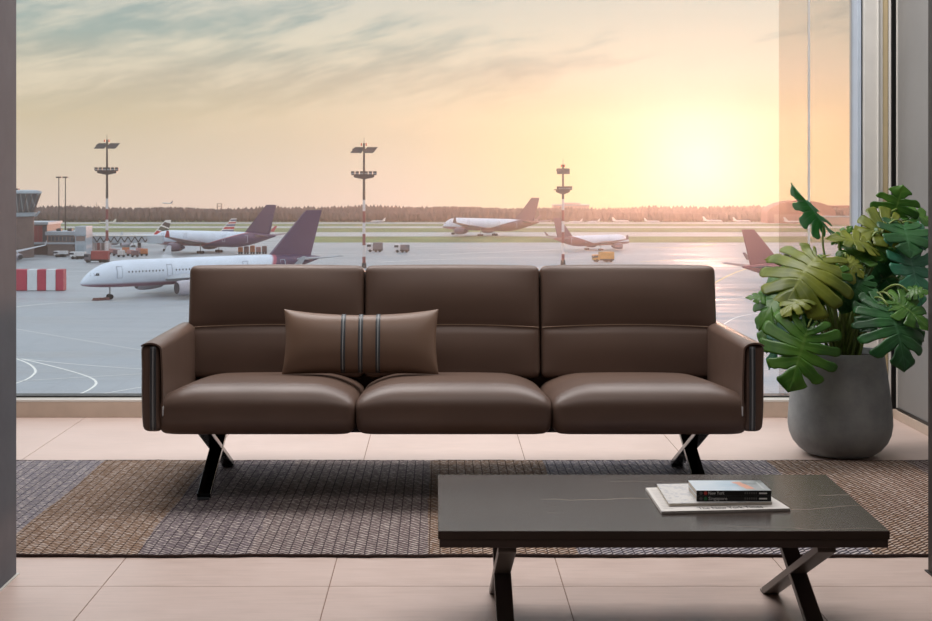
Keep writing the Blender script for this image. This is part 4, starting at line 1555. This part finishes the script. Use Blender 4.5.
g = MB().box(-420, 420, 20, 900, ZG - 1.0, ZG)
structure(g.build('ground', M_apron))
gstrip('grass_verge', 236.5, 242.5, M_grass, 0.03, 300)
gstrip('taxiway_strip', 232.3, 236.4, M_taxi, 0.03, -20)
gstrip('grass_verge', 228.2, 232.2, M_grass, 0.05)
gstrip('runway_strip', 226.4, 228.1, M_taxi, 0.06)
gstrip('grass_verge', 224.0, 226.3, M_grass, 0.07)
gstrip('runway_strip', 222.4, 223.9, M_taxi, 0.08)
gstrip('grass_verge', 217.0, 222.3, M_grass, 0.04)


def gp(x, y):
    d = ground_d(y)
    return Vector(((x - VX) / F * d, d, ZG))


def gline(pts, w, mat, name='painted_line', smooth_n=6):
    P = [gp(*p) for p in pts]
    if smooth_n > 1 and len(P) > 2:
        Q = []
        for i in range(len(P) - 1):
            p0, p1, p2, p3 = P[max(i - 1, 0)], P[i], P[i + 1], P[min(i + 2, len(P) - 1)]
            for k in range(smooth_n):
                f = k / smooth_n
                Q.append(0.5 * (2 * p1 + (p2 - p0) * f + (2 * p0 - 5 * p1 + 4 * p2 - p3) * f * f + (3 * p1 - p0 - 3 * p2 + p3) * f ** 3))
        Q.append(P[-1])
        P = Q
    vs, fs = [], []
    for i, p in enumerate(P):
        a = (P[min(i + 1, len(P) - 1)] - P[max(i - 1, 0)]).normalized()
        n = Vector((-a.y, a.x, 0)) * w / 2
        vs += [p + n + Vector((0, 0, .02)), p - n + Vector((0, 0, .02))]
    fs = [(2 * i, 2 * i + 1, 2 * i + 3, 2 * i + 2) for i in range(len(P) - 1)]
    mb = MB().add(vs, fs)
    return structure(mb.build(name, mat))


gline([(2, 357), (16, 359), (29, 364), (35.4, 370.5), (32, 376), (24, 380.5), (10, 385), (-10, 390)], 0.32, M_line)
gline([(2, 357.5), (21, 359), (59, 368), (86, 376), (96, 382), (91, 388.6), (75, 396), (50, 404)], 0.32, M_line)
gline([(2, 357), (27.5, 359.5), (70, 363.8), (140, 369), (300, 378)], 0.26, M_line)
gline([(2, 382), (25, 380.7), (140, 374), (300, 366)], 0.2, M_line)
gline([(85, 397), (140, 387.5), (240, 372)], 0.22, M_line)
gline([(2, 326), (16, 329), (140, 350), (300, 378)], 0.18, M_line)
gline([(14, 307), (60, 303), (127, 301)], 0.5, M_line)
gline([(440, 254.5), (520, 251), (600, 247.5)], 1.0, M_line)
gline([(640, 247), (690, 247.5), (716, 244)], 1.2, M_yline)
gline([(700, 292), (720, 280), (737, 272), (750, 268)], 0.45, M_yline)
gline([(716, 330), (735, 318), (760, 313), (800, 309)], 0.3, M_line)
gline([(716, 352), (740, 350), (770, 345), (800, 342)], 0.25, M_line)
gline([(716, 301), (740, 298), (770, 297), (850, 294)], 0.35, M_line)
gline([(716, 375), (780, 368), (850, 364)], 0.2, M_line)
gline([(640, 262), (700, 259), (850, 256)], 0.6, M_yline)
gline([(380, 262), (480, 258), (560, 257)], 0.7, M_line)

# ------------------------------------------------------------------ forest beyond the runway
def tree_fn(t, b):
    n = t.noise(t.geo(), 0.10, 4, 0.7)
    t.put(b.inputs['Base Color'], t.ramp(n, [(0.3, rgb(72, 65, 68)), (0.5, rgb(86, 78, 80)), (0.7, rgb(100, 90, 90))]))


M_tree = material('treeline_foliage', None, 0.95, spec=0.0, fn=tree_fn)
bm = bmesh.new()
bmesh.ops.create_icosphere(bm, subdivisions=1, radius=1)
ico_v = [v.co.copy() for v in bm.verts]
ico_f = [tuple(v.index for v in f.verts) for f in bm.faces]
bm.free()
tl = MB()
for row, (d0, hh) in enumerate(((792, 7.3), (800, 7.6), (810, 8.0), (822, 8.4))):
    X = -350.0
    while X < 350:
        r = rng.uniform(1.6, 2.8)
        hgt = hh * rng.uniform(.93, 1.03) + 0.7 * math.sin(X * .031 + row) + 0.35 * math.sin(X * .11)
        rot = rng.uniform(0, 6)
        c, s = math.cos(rot), math.sin(rot)
        y0 = d0 + rng.uniform(-2.5, 2.5)
        pts = []
        for v in ico_v:
            j = rng.uniform(.85, 1.12)
            taper = 1.0 - 0.2 * max(0, v.z)
            pts.append((X + (v.x * c - v.y * s) * r * j * taper, y0 + (v.x * s + v.y * c) * r * j * taper, ZG + hgt * 0.5 + v.z * hgt * 0.52))
        tl.add(pts, ico_f)
        X += r * rng.uniform(.75, 1.15)
tlo = tl.build('treeline', M_tree)
tag(tlo, 'long low band of woodland along the horizon beyond the runway', 'trees', kind='stuff')

# ------------------------------------------------------------------ floodlight masts
def band_fn(t, b):
    x, y, z = t.xyz(t.obj())
    k = t.m('MODULO', t.m('FLOOR', t.m('DIVIDE', z, 3.1)), 2.0)
    c = t.mix(k, rgb(128, 70, 72), rgb(206, 204, 206))
    c = t.mix(t.m('GREATER_THAN', z, 18.6), c, rgb(74, 66, 62))
    t.put(b.inputs['Base Color'], c)


M_band = material('banded_mast', None, 0.5, fn=band_fn)
M_dark = grainy(rgb(62, 60, 62), 0.5, 1, 0.1)('dark_steel')
M_lamp = material('lamp_glass', rgb(150, 156, 162), 0.2)
M_redl = material('red_beacon', rgb(206, 90, 60), 0.4)


def mast(x, ytop, ybase, lab, rz=0.0, plat=None, k=1.0):
    d = ground_d(ybase)
    X = at(x, 0, d).x
    top = H - (ytop - VY) / F * d - ZG
    o = empty('floodlight_mast', (X, d, ZG), rz, lab, 'floodlight', 'banded floodlight masts on the apron')
    MB().tube([(0, 0, 0), (0, 0, top * .5), (0, 0, top - 0.6)], [.46 * k, .38 * k, .26 * k], 12).build('pole', M_band, o, smooth='auto')
    MB().tube([(0, 0, 0), (0, 0, 1.4)], [.75 * k, .6 * k], 12).build('footing', M_dark, o)
    zt = top - 2.2
    hd = MB()
    hd.bar((-3.2 * k, 0, zt), (3.2 * k, 0, zt), 0.3, 0.3, (0, 1, 0))
    ho = hd.build('crossarm', M_dark, o)
    for s in (-1, 1):
        pa = MB().add([(s * .25 * k - .5 * k, -.7, zt - 1.0), (s * 3.1 * k - .6 * k, -.7, zt - 1.0), (s * 3.1 * k + .6 * k, .2, zt + 0.55), (s * .25 * k + .6 * k, .2, zt + 0.55)] +
                      [(s * .25 * k - .5 * k, -.4, zt - 1.1), (s * 3.1 * k - .6 * k, -.4, zt - 1.1), (s * 3.1 * k + .6 * k, .5, zt + 0.45), (s * .25 * k + .6 * k, .5, zt + 0.45)],
                      [(0, 1, 2, 3), (7, 6, 5, 4), (0, 4, 5, 1), (1, 5, 6, 2), (2, 6, 7, 3), (3, 7, 4, 0)])
        fix_normals(pa.build('lamp_panel', M_dark, o))
    zp = H - ((ytop + (ybase - ytop) * .27) - VY) / F * d - ZG
    pf = MB().prism([(-3.4 * k, -.9, zp), (3.4 * k, -.9, zp), (3.4 * k, .9, zp), (-3.4 * k, .9, zp)], (0, 0, .25))
    pf.prism([(-2.8 * k, -.5, zp - .55), (0, -.5, zp - 1.15), (2.8 * k, -.5, zp - .55), (2.8 * k, -.5, zp), (-2.8 * k, -.5, zp)], (0, 1, 0))
    po = pf.build('platform', M_dark, o)
    for q in range(6):
        xx = (-3.0 + 6.0 * q / 5) * k
        if abs(xx) < .3:
            continue
        lb = MB().box(xx - .48 * k, xx + .48 * k, -.85, -.2, zp + .25, zp + 1.1)
        lo = lb.build('lamp', M_dark, o)
        MB().box(xx - .4 * k, xx + .4 * k, -.88, -.85, zp + .32, zp + .62).build('lens', M_lamp, lo)
    for dx in (-.7, .6):
        MB().box(dx - .18, dx + .18, -.18, .18, top - 1.3, top - .6).build('beacon', M_redl, o)
    MB().tube([(0, 0, top - .6), (0, 0, top + .9)], .06, 6).build('rod', M_dark, o)
    return o


mast(107, 137.5, 262, 'banded floodlight mast on the left, behind the nearest airliner')
mast(364, 141, 268, 'banded floodlight mast in the middle, rising behind the sofa back')
mast(563, 162.5, 265, 'banded floodlight mast right of the middle, at the small airliner tail', rz=0.9)
for x, lab in ((58.8, 'thin grey twin-head lamp post beside the control tower, left one'), (65.4, 'thin grey twin-head lamp post beside the control tower, right one')):
    d = 470
    X = at(x, 0, d).x
    top = H - (178 - VY) / F * d - ZG
    o = empty('lamp_post', (X, d, ZG), 0, lab, 'lamp post', 'thin lamp posts on the left')
    MB().tube([(0, 0, 0), (0, 0, top)], [.26, .16], 8).build('pole', M_dark, o)
    MB().box(-.85, .85, -.6, .6, top, top + .5).build('lamp_head', M_dark, o)

# ------------------------------------------------------------------ control tower and terminal
M_tglass = material('tower_glass', None, 0.25, fn=lambda t, b: t.put(b.inputs['Base Color'], t.mix(t.rng(t.m('SINE', t.m('MULTIPLY', t.n('ShaderNodeTexCoord').outputs['UV'] and t.xyz(t.obj())[0], 5.0)), .55, .9), rgb(74, 82, 88), rgb(128, 136, 140))))
M_tband = grainy(rgb(150, 166, 178), 0.5, .4, .05)('tower_band')
M_tcol = grainy(rgb(112, 96, 94), 0.7, .4, .1)('tower_concrete')
d = 430
tx = at(14, 0, d).x
tw = empty('control_tower', (tx, d, ZG), 0, 'control tower with flared glazed cab at far left, beside the near partition', 'tower')
zt = lambda y: H - (y - VY) / F * d - ZG
MB().lathe([(6.0, 0), (6.0, zt(219)), (6.4, zt(216.5))], 24).build('shaft', M_tcol, tw, smooth='auto')
MB().lathe([(6.2, zt(216.5)), (6.6, zt(216)), (6.8, zt(212.5)), (5.8, zt(212.3))], 24).build('balcony', M_tband, tw, smooth='auto')
cab = MB().lathe([(5.9, zt(212.3)), (8.0, zt(193.5))], 24)
fix_normals(cab.build('glazed_cab', M_tglass, tw))
mul = MB()
for k in range(24):
    a = 2 * PI * k / 24
    mul.bar((5.95 * math.cos(a), 5.95 * math.sin(a), zt(212.3)), (8.05 * math.cos(a), 8.05 * math.sin(a), zt(193.5)), .18, .18, (-math.sin(a), math.cos(a), 0))
mul.build('mullions', M_tcol, tw)
MB().lathe([(8.1, zt(193.5)), (8.5, zt(193)), (8.3, zt(191)), (6.5, zt(190))], 24).build('roof', M_tband, tw, smooth='auto')
MB().box(-1, 1.5, -1, 1, zt(190), zt(188.4)).build('roof_box', M_dark, tw)
MB().tube([(6.9, -1, zt(216)), (8.2, -1, zt(211.5))], .35, 8).build('dish', M_tband, tw)

M_dterm = grainy(rgb(112, 92, 94), 0.5, .2, .1)('terminal_cladding')
M_roofb = grainy(rgb(168, 180, 192), 0.5, .2, .05)('terminal_roof')
M_bwall = grainy(rgb(126, 112, 110), 0.6, .3, .1)('terminal_wall')
M_gl2 = material('terminal_glazing', rgb(86, 94, 104), 0.2)
M_pinkb = grainy(rgb(186, 172, 172), 0.6, .3, .08)('service_block')
M_brick = grainy(rgb(150, 90, 86), 0.7, .3, .1)('brick_red')


def block(name, x0, x1, ytop, d, depth, lab, cat, mats, bands, group=None, ybot=None):
    """building with a front of stacked bands: (y_from, y_to, part name, material, how far it stands out)"""
    X0, X1 = at(x0, 0, d).x, at(x1, 0, d).x
    o = empty(name, ((X0 + X1) / 2, d + depth / 2, ZG), 0, lab, cat, group)
    w = (X1 - X0) / 2
    zz = lambda y: H - (y - VY) / F * d - ZG
    MB().box(-w, w, -depth / 2, depth / 2, 0, zz(ytop)).build('walls', mats, o)
    for y0, y1, nm, mt, pr in bands:
        MB().box(-w - pr, w + pr, -depth / 2 - pr, depth / 2 + pr, max(0, zz(y1)), zz(y0)).build(nm, mt, o)
    return o, w, zz, depth


M_redglow = material('painted_red_glow', rgb(150, 80, 84), 0.4)  # red glow of the facade put into the base colour
bo, w, zz, dp = block('terminal', 12, 47, 222.5, 445, 16, 'dark reddish terminal block at far left, under the control tower', 'building', M_dterm,
                      [(222.2, 224.6, 'roof', M_roofb, .5)])
for k in range(8):
    xx = -w + (k + .5) * 2 * w / 8
    po_ = MB().box(xx - w / 9, xx + w / 9, -dp / 2 - .12, -dp / 2, zz(242), zz(226)).build('facade_panel', M_redglow if 3 <= k <= 6 else M_gl2, bo)
MB().box(-w, w, -dp / 2 - 2.5, -dp / 2, zz(244), zz(242)).build('canopy', M_roofb, bo)
bo, w, zz, dp = block('terminal_wing', 47.5, 74, 232, 440, 12, 'low terminal wing with pale roof, right of the dark terminal block', 'building', M_bwall,
                      [(231.6, 235.2, 'roof', M_roofb, .6), (242.3, 244.2, 'ledge', M_roofb, .5)])
for k in range(7):
    xx = -w + (k + .5) * 2 * w / 7
    MB().box(xx - w / 10, xx + w / 10, -dp / 2 - .1, -dp / 2, zz(241), zz(236.5)).build('window', M_gl2, bo)
for xx in (-w * .5, w * .35):
    MB().box(xx - .7, xx + .7, -1, 1, zz(231.6), zz(229)).build('roof_unit', M_dark, bo)
bo, w, zz, dp = block('stair_tower', 75, 86, 226.5, 436, 8, 'pale boxy stair tower between the terminal wing and the boarding bridge', 'building', M_roofb,
                      [(235.0, 235.8, 'ledge', M_tband, .3)])
MB().box(-w * .8, w * .8, -dp / 2 - .12, -dp / 2, zz(241), zz(236.3)).build('window', M_bwall, bo)
MB().box(-w * .7, w * .7, -dp / 2 - .12, -dp / 2, zz(252), zz(245)).build('gate', M_tband, bo)
bo, w, zz, dp = block('service_building', 92, 105, 237, 458, 9, 'pinkish service building under the end of the boarding bridge', 'building', M_pinkb,
                      [(236.8, 238.6, 'roof', M_roofb, .3)])
for k in range(3):
    xx = -w + (k + .5) * 2 * w / 3
    MB().box(xx - w / 5, xx + w / 5, -dp / 2 - .1, -dp / 2, zz(250), zz(242)).build('door_opening', M_brick if k == 1 else M_bwall, bo)

# boarding bridge with lattice sides
d = 452
X0, X1 = at(91, 0, d).x, at(153, 0, d).x
br = empty('boarding_bridge', (X0, d, ZG), 0, 'pale lattice-sided boarding bridge reaching to the second airliner', 'jet bridge')
zz = lambda y: H - (y - VY) / F * d - ZG
W = X1 - X0
M_brg = grainy(rgb(176, 190, 202), .5, .4, .05)('bridge_panel')
MB().box(0, W, -1.2, 1.2, zz(242.6), zz(236.0)).build('tunnel', M_brg, br)
MB().box(0, W, -1.5, 1.5, zz(236.0), zz(235.3)).build('tunnel_roof', M_white, br)
lat = MB()
n = 9
for k in range(n):
    a, b_ = W * k / n, W * (k + 1) / n
    m_ = (a + b_) / 2
    lat.bar((a, -1.3, zz(242)), (m_, -1.3, zz(236.6)), .22, .3, (0, 1, 0))
    lat.bar((m_, -1.3, zz(236.6)), (b_, -1.3, zz(242)), .22, .3, (0, 1, 0))
lat.build('lattice', M_dark, br)
MB().box(W - 1.5, W + 3.2, -1.8, 1.8, zz(243.4), zz(235.4)).build('docking_cab', M_brg, br)
MB().box(-1, 1, -1.6, 1.6, 0, zz(236)).build('rotunda', M_pinkb, br)
for xx in (W * .78,):
    sp_ = MB().box(xx - .4, xx + .4, -.9, .9, .9, zz(242.6)).build('support_column', M_dark, br)
    for s in (-1, 1):
        MB().lathe([(.3, -.25), (.6, -.2), (.6, .2), (.3, .25)], 12, (xx, s * 1.1, .6), 'y').build('wheel', M_tyre, sp_)

# hangars beyond the trees
M_hroof = grainy(rgb(150, 92, 84), 0.6, .1, .08)('hangar_roof')
d = 775
X0, X1 = at(764, 0, d).x, at(832, 0, d).x
hg = empty('domed_hangar', ((X0 + X1) / 2, d, ZG), 0, 'hangar with a low curved reddish roof, at the trees on the right', 'hangar')
w = (X1 - X0) / 2
zz = lambda y: H - (y - VY) / F * d - ZG
arc = [(-w, -8, 0)] + [(w * math.cos(PI * (1 - q / 24)), -8, zz(214) + (zz(200.3) - zz(214)) * math.sin(PI * q / 24)) for q in range(25)] + [(w, -8, 0)]
MB().prism([(x, y, z) for x, y, z in arc], (0, 16, 0)).build('shell', M_hroof, hg)
MB().box(-w * .8, w * .8, -8.3, -8, 0, zz(214)).build('hangar_door', grainy(rgb(176, 130, 120), .6, .1, .06)('hangar_door_paint'), hg)
M_pale = grainy(rgb(200, 170, 162), .7, .1, .06)('pale_hall')


def farblock(name, x0, x1, ytop, d, lab, mat, lower=None):
    X0, X1 = at(x0, 0, d).x, at(x1, 0, d).x
    o = empty(name, ((X0 + X1) / 2, d, ZG), 0, lab, 'building', None)
    w = (X1 - X0) / 2
    z1 = H - (ytop - VY) / F * d - ZG
    MB().box(-w, w, -6, 6, 0, z1).build('walls', mat, o)
    MB().box(-w - .4, w + .4, -6.4, 6.4, z1, z1 + .5).build('roof', M_roofb if mat is not M_hroof else M_hroof, o)
    if lower:
        MB().box(-w + lower[0], w + lower[1], -5, 5, z1 + .5, z1 + 1.6).build('upper_floor', mat, o)
    return o


farblock('distant_hall', 553, 588, 205.3, 835, 'pale flat-roofed hall showing over the trees behind the third mast', M_pale, (6, -5))
farblock('distant_hall', 822, 850, 206.2, 838, 'reddish flat building over the trees at the right window edge', M_hroof)
farblock('terminal_building', 822, 852, 217, 742, 'long pale low building before the trees right of the domed hangar', M_pale)
o = empty('lattice_mast', (at(219.5, 0, 840).x, 840, ZG), 0, 'tiny lattice mast on the treeline above the second airliner', 'mast')
zt_ = H - (203.5 - VY) / F * 840 - ZG
mb = MB()
for sx in (-1, 1):
    for sy in (-1, 1):
        mb.bar((sx * 1.3, sy * 1.3, 0), (sx * 1.3, sy * 1.3, zt_), .25, .25)
mb.box(-1.5, 1.5, -1.5, 1.5, zt_ - 1.8, zt_ - 1.5)
mb.box(-1.5, 1.5, -1.5, 1.5, zt_ - .3, zt_)
mb.build('frame', M_dark, o)
o = empty('radio_mast', (at(96.5, 0, 838).x, 838, ZG), 0, 'thin radio mast on the treeline left of the left floodlight mast', 'mast')
MB().tube([(0, 0, 0), (0, 0, H - (202.5 - VY) / F * 838 - ZG)], .14, 6).build('pole', M_dark, o)

# ------------------------------------------------------------------ ground vehicles and gear
M_rw_red = grainy(rgb(178, 64, 84), .5, .4, .06)('barrier_red')
M_rw_white = grainy(rgb(214, 220, 226), .5, .4, .05)('barrier_white')
d = ground_d(291)
X0, X1 = at(2, 0, d).x, at(63.5, 0, d).x
bar_ = empty('blast_barrier', ((X0 + X1) / 2, d + 1.2, ZG), 0, 'red and white panelled barrier standing on the apron at far left', 'barrier')
hh = H - (269.5 - VY) / F * d - ZG
edges = [2, 14, 27, 37, 46, 55.5, 63.5]
for k in range(6):
    a, b_ = at(edges[k], 0, d).x - bar_.location.x, at(edges[k + 1], 0, d).x - bar_.location.x
    MB().box(a + .02, b_ - .02, -1.2, 1.2, 0.1, hh).build('panel', M_rw_white if k % 2 == 0 else M_rw_red, bar_, bevel=.05)
MB().box((X0 - X1) / 2, (X1 - X0) / 2, -1.0, 1.0, 0, .1).build('plinth', M_dark, bar_)

M_vwhite = grainy(rgb(206, 208, 212), .4, 1, .05)('vehicle_white')
M_vred = grainy(rgb(150, 66, 66), .45, 1, .08)('vehicle_red')
M_vgrey = grainy(rgb(110, 106, 114), .45, 1, .08)('vehicle_grey')
M_vyel = grainy(rgb(190, 142, 72), .45, 1, .08)('vehicle_yellow')


def truck(name, x, ybase, lab, cat, cabm, boxm, L=6.5, hb=3.0, hc=2.3, rz=0.0, group='vehicles on the apron', cab_right=False):
    d = ground_d(ybase)
    o = empty(name, (at(x, 0, d).x, d, ZG), rz + (PI if cab_right else 0), lab, cat, group)
    MB().box(-L / 2, -L / 2 + 1.9, -1.15, 1.15, .6, hc).build('cab', cabm, o, bevel=.12)
    MB().box(-L / 2 - .03, -L / 2 + 1.3, -1.17, 1.17, hc * .62, hc * .88).build('windscreen', M_wind, o)
    MB().box(-L / 2 + 2.0, L / 2, -1.2, 1.2, .95, hb).build('load_body', boxm, o, bevel=.06)
    MB().box(-L / 2 + .2, L / 2, -.9, .9, .5, .95).build('chassis', M_dark, o)
    for xx in (-L / 2 + 1.0, L / 2 - 2.3, L / 2 - 1.0):
        for s in (-1, 1):
            MB().lathe([(.2, -.16), (.46, -.15), (.48, 0), (.46, .15), (.2, .16)], 12, (xx, s * 1.1, .48), 'y').build('wheel', M_tyre, o)
    return o


truck('service_truck', 375, 252, 'white service truck on the apron just right of the middle mast', 'truck', M_vwhite, M_vgrey, 5.2, 3.2, 2.9)
truck('service_truck', 402, 252.5, 'white service truck on the apron, second right of the middle mast', 'truck', M_vwhite, M_vgrey, 5.0, 2.6, 2.8)
truck('fuel_truck', 603, 262, 'ochre service truck parked beneath the small airliner', 'truck', M_vyel, M_vyel, 6.2, 3.0, 2.2, .15)
truck('dark_truck', 97, 262.5, 'dark reddish box truck at the foot of the left mast', 'truck', M_vgrey, M_vred, 7.0, 3.4, 2.6, cab_right=False)
truck('white_van', 78, 259, 'white van parked before the pale stair tower', 'van', M_vwhite, M_vwhite, 4.6, 2.2, 2.2)
truck('white_van', 61, 257, 'small white van before the low terminal wing', 'van', M_vwhite, M_vwhite, 4.0, 1.9, 1.9)

M_cargo = [grainy(rgb(186, 116, 80), .6, 1, .1)('cargo_orange'), grainy(rgb(176, 130, 128), .6, 1, .1)('cargo_pink'), grainy(rgb(120, 92, 96), .6, 1, .1)('cargo_brown'), grainy(rgb(196, 192, 192), .6, 1, .1)('cargo_pale')]


def cart(x, ybase, m, lab, grp, L=2.6, h=2.3):
    d = ground_d(ybase)
    o = empty('baggage_cart', (at(x, 0, d).x, d, ZG), 0.06, lab, 'baggage cart', grp)
    MB().box(-L / 2, L / 2, -.8, .8, .5, .65).build('deck', M_dark, o)
    MB().box(-L / 2 + .1, L / 2 - .1, -.75, .75, .65, h).build('load', m, o, bevel=.15)
    for xx in (-L / 2 + .45, L / 2 - .45):
        for s in (-1, 1):
            MB().lathe([(.1, -.1), (.27, -.1), (.27, .1), (.1, .1)], 10, (xx, s * .75, .27), 'y').build('wheel', M_tyre, o)


for i in range(5):
    cart(240.5 + i * 6.0, 254.0, M_cargo[(0, 2, 0, 1, 2, 0, 2, 3, 2)[i]], 'loaded baggage cart in the row under the tail of the second airliner', 'baggage carts under the second airliner', 1.7, 2.2 + .7 * ((i * 7) % 5) / 5)
for i in range(8):
    cart(112 + i * 4.6, 254.6 + (i % 3) * 1.2, M_cargo[(1, 2, 3, 0, 1, 2, 1, 0)[i]], 'loaded baggage cart in the cluster below the lattice boarding bridge', 'baggage carts below the boarding bridge', 2.4, 1.9 + .5 * ((i * 5) % 4) / 4)
M_chock = material('chock_rubber', rgb(120, 84, 80), .7)
for i, x in enumerate((96.0, 101.0, 106.0)):
    d = ground_d(300.5 - i * .3)
    ob = MB().prism([(-.8, -.3, 0), (.8, -.3, 0), (.5, -.3, .5), (-.5, -.3, .5)], (0, .6, 0)).build('wheel_chock', M_chock)
    ob.location = (at(x, 0, d).x, d, ZG)
    tag(ob, 'small wedge chock on the apron before the nearest airliner nose wheel', 'chock', 'wheel chocks by the nearest airliner')
# ------------------------------------------------------------------ sky
SUN_DIR = Vector(((700 - VX) / F, 1.0, (VY - 163) / F)).normalized()
SKY_GAIN = 1.0
wd = bpy.data.worlds.new('evening_sky')
bpy.context.scene.world = wd
wd.use_nodes = True
wnt = wd.node_tree
wnt.nodes.clear()
t = NT(wnt)
dirv = t.vm('NORMALIZE', t.n('ShaderNodeTexCoord').outputs['Generated'])
x, y, z = t.xyz(dirv)
az = t.m('ARCTAN2', x, y)
el = t.m('ARCSINE', z)
E0, E1 = -0.06, 0.50
pe = lambda e: (e - E0) / (E1 - E0)
fe = t.rng(el, E0, E1, 0, 1, smooth=False)
sky = t.ramp(fe, [(0.0, rgb(150, 140, 130)), (pe(-.035), rgb(222, 202, 184)), (pe(-.018), rgb(240, 216, 198)), (pe(.012), rgb(228, 211, 186)), (pe(.045), rgb(215, 199, 164)), (pe(.075), rgb(196, 188, 166)),
                  (pe(.105), rgb(166, 182, 174)), (pe(.135), rgb(150, 174, 174)), (pe(.2), rgb(190, 200, 205)), (pe(.30), (1.0, 1.06, 1.12, 1)), (1.0, (1.15, 1.25, 1.38, 1))])
# streaked cirrus, drawn out along lines that climb to the right
th = math.radians(13)
u1 = t.m('ADD', t.m('MULTIPLY', az, math.cos(th)), t.m('MULTIPLY', el, math.sin(th)))
v1 = t.m('SUBTRACT', t.m('MULTIPLY', el, math.cos(th)), t.m('MULTIPLY', az, math.sin(th)))
warp = t.noise(t.comb(t.m('MULTIPLY', u1, 4.0), t.m('MULTIPLY', v1, 9.0), 3.1), 1.0, 3, 0.5)
v2 = t.m('ADD', v1, t.m('MULTIPLY', t.m('SUBTRACT', warp, 0.5), 0.045))
cl = t.noise(t.comb(t.m('MULTIPLY', u1, 4.2), t.m('MULTIPLY', v2, 17.0), CLOUD_SEED), 1.0, 6, 0.58)
cl2 = t.noise(t.comb(t.m('MULTIPLY', u1, 12.0), t.m('MULTIPLY', v2, 62.0), 5.7), 1.0, 4, 0.6)
cm = t.m('ADD', t.m('MULTIPLY', cl, 0.70), t.m('MULTIPLY', cl2, 0.30))
cm = t.m('ADD', cm, t.rng(az, -.30, .20, -.035, .15, smooth=False))
mask = t.m('MULTIPLY', t.rng(cm, 0.45, 0.60), t.m('MULTIPLY', t.rng(el, 0.015, 0.075), t.rng(el, .3, .6, 1, .3)))
cloudc = t.ramp(fe, [(0.0, rgb(240, 226, 200)), (pe(.05), rgb(240, 222, 190)), (pe(.10), rgb(236, 226, 202)), (pe(.14), rgb(224, 220, 206)), (1.0, rgb(250, 250, 250))])
sky = t.mix(t.m('MULTIPLY', mask, 0.85), sky, cloudc)
shade = t.m('MULTIPLY', t.rng(cm, 0.46, 0.36), t.rng(el, 0.03, 0.09))
sky = t.mix(t.m('MULTIPLY', shade, 0.6), sky, rgb(152, 166, 162))
# warm belt towards the sun
sd = t.n('ShaderNodeVectorMath', operation='DOT_PRODUCT')
t.put(sd.inputs[0], dirv)
sd.inputs[1].default_value = SUN_DIR
ang = t.m('ARCCOSINE', t.m('MINIMUM', sd.outputs['Value'], 1.0))
belt = t.m('MULTIPLY', t.rng(ang, 0.04, 0.24, 1, 0), t.rng(el, 0.015, 0.085, 1, 0))
sky = t.mix(t.m('MULTIPLY', belt, 0.75), sky, rgb(186, 200, 104))
halo = t.m('EXPONENT', t.m('MULTIPLY', t.m('POWER', t.m('DIVIDE', ang, 0.046), 1.5), -1.0))
wide = t.m('EXPONENT', t.m('MULTIPLY', t.m('DIVIDE', ang, 0.10), -1.0))
sky = t.mix(t.m('MULTIPLY', wide, 0.10), sky, rgb(250, 240, 200))
sky = t.mix(t.m('MULTIPLY', halo, 0.7), sky, (0.86, 0.90, 0.80, 1))
bg = t.n('ShaderNodeBackground')
t.put(bg.inputs[0], sky)
bg.inputs[1].default_value = SKY_GAIN
wo = t.n('ShaderNodeOutputWorld')
wnt.links.new(bg.outputs[0], wo.inputs[0])

# ------------------------------------------------------------------ sun and added overhead fill lights
sl = bpy.data.lights.new('sun', 'SUN')
sl.energy = SUN_E
sl.color = (1.0, 0.50, 0.34)
sl.angle = math.radians(3.0)
so_ = bpy.data.objects.new('sun', sl)
C.objects.link(so_)
so_.rotation_euler = (-SUN_DIR).to_track_quat('-Z', 'Y').to_euler()
so_.location = SUN_DIR * 50 + Vector((0, 0, 8))


def lamp(name, loc, target, sx, sy, power, color):
    l = bpy.data.lights.new(name, 'AREA')
    l.shape = 'RECTANGLE'
    l.size, l.size_y = sx, sy
    l.energy = power
    l.color = color
    o = bpy.data.objects.new(name, l)
    C.objects.link(o)
    o.location = loc
    o.rotation_euler = (Vector(target) - Vector(loc)).to_track_quat('-Z', 'Y').to_euler()
    return o


for L_ in FILL_LIGHTS:
    lamp(*L_)

# ------------------------------------------------------------------ evening haze over the airfield
if HAZE > 0:
    hm = bpy.data.materials.new('evening_haze')
    hm.use_nodes = True
    hn = hm.node_tree
    hn.nodes.clear()
    t = NT(hn)
    vs_ = t.n('ShaderNodeVolumeScatter')
    vs_.inputs['Color'].default_value = (1, .93, .86, 1)
    vs_.inputs['Density'].default_value = HAZE
    vs_.inputs['Anisotropy'].default_value = HAZE_G
    ho = t.n('ShaderNodeOutputMaterial')
    hn.links.new(vs_.outputs[0], ho.inputs[1])
    hz = MB().box(-420, 420, 60, 905, ZG - .5, 40).build('haze', hm)
    tag(hz, 'thin warm evening haze over the airfield', 'haze', kind='stuff')

sc = bpy.context.scene
sc.view_settings.view_transform = 'Standard'
sc.view_settings.look = 'None'
sc.view_settings.gamma = 1.0
sc.view_settings.exposure = 0.0
sc.view_settings.use_curve_mapping = False
sc.cycles.use_denoising = True
sc.cycles.denoiser = 'OPENIMAGEDENOISE'
sc.cycles.denoising_input_passes = 'RGB_ALBEDO_NORMAL'
sc.cycles.denoising_prefilter = 'ACCURATE'
sc.cycles.max_bounces = 8
sc.cycles.transparent_max_bounces = 12
sc.cycles.volume_bounces = 0
sc.cycles.sample_clamp_indirect = 6.0
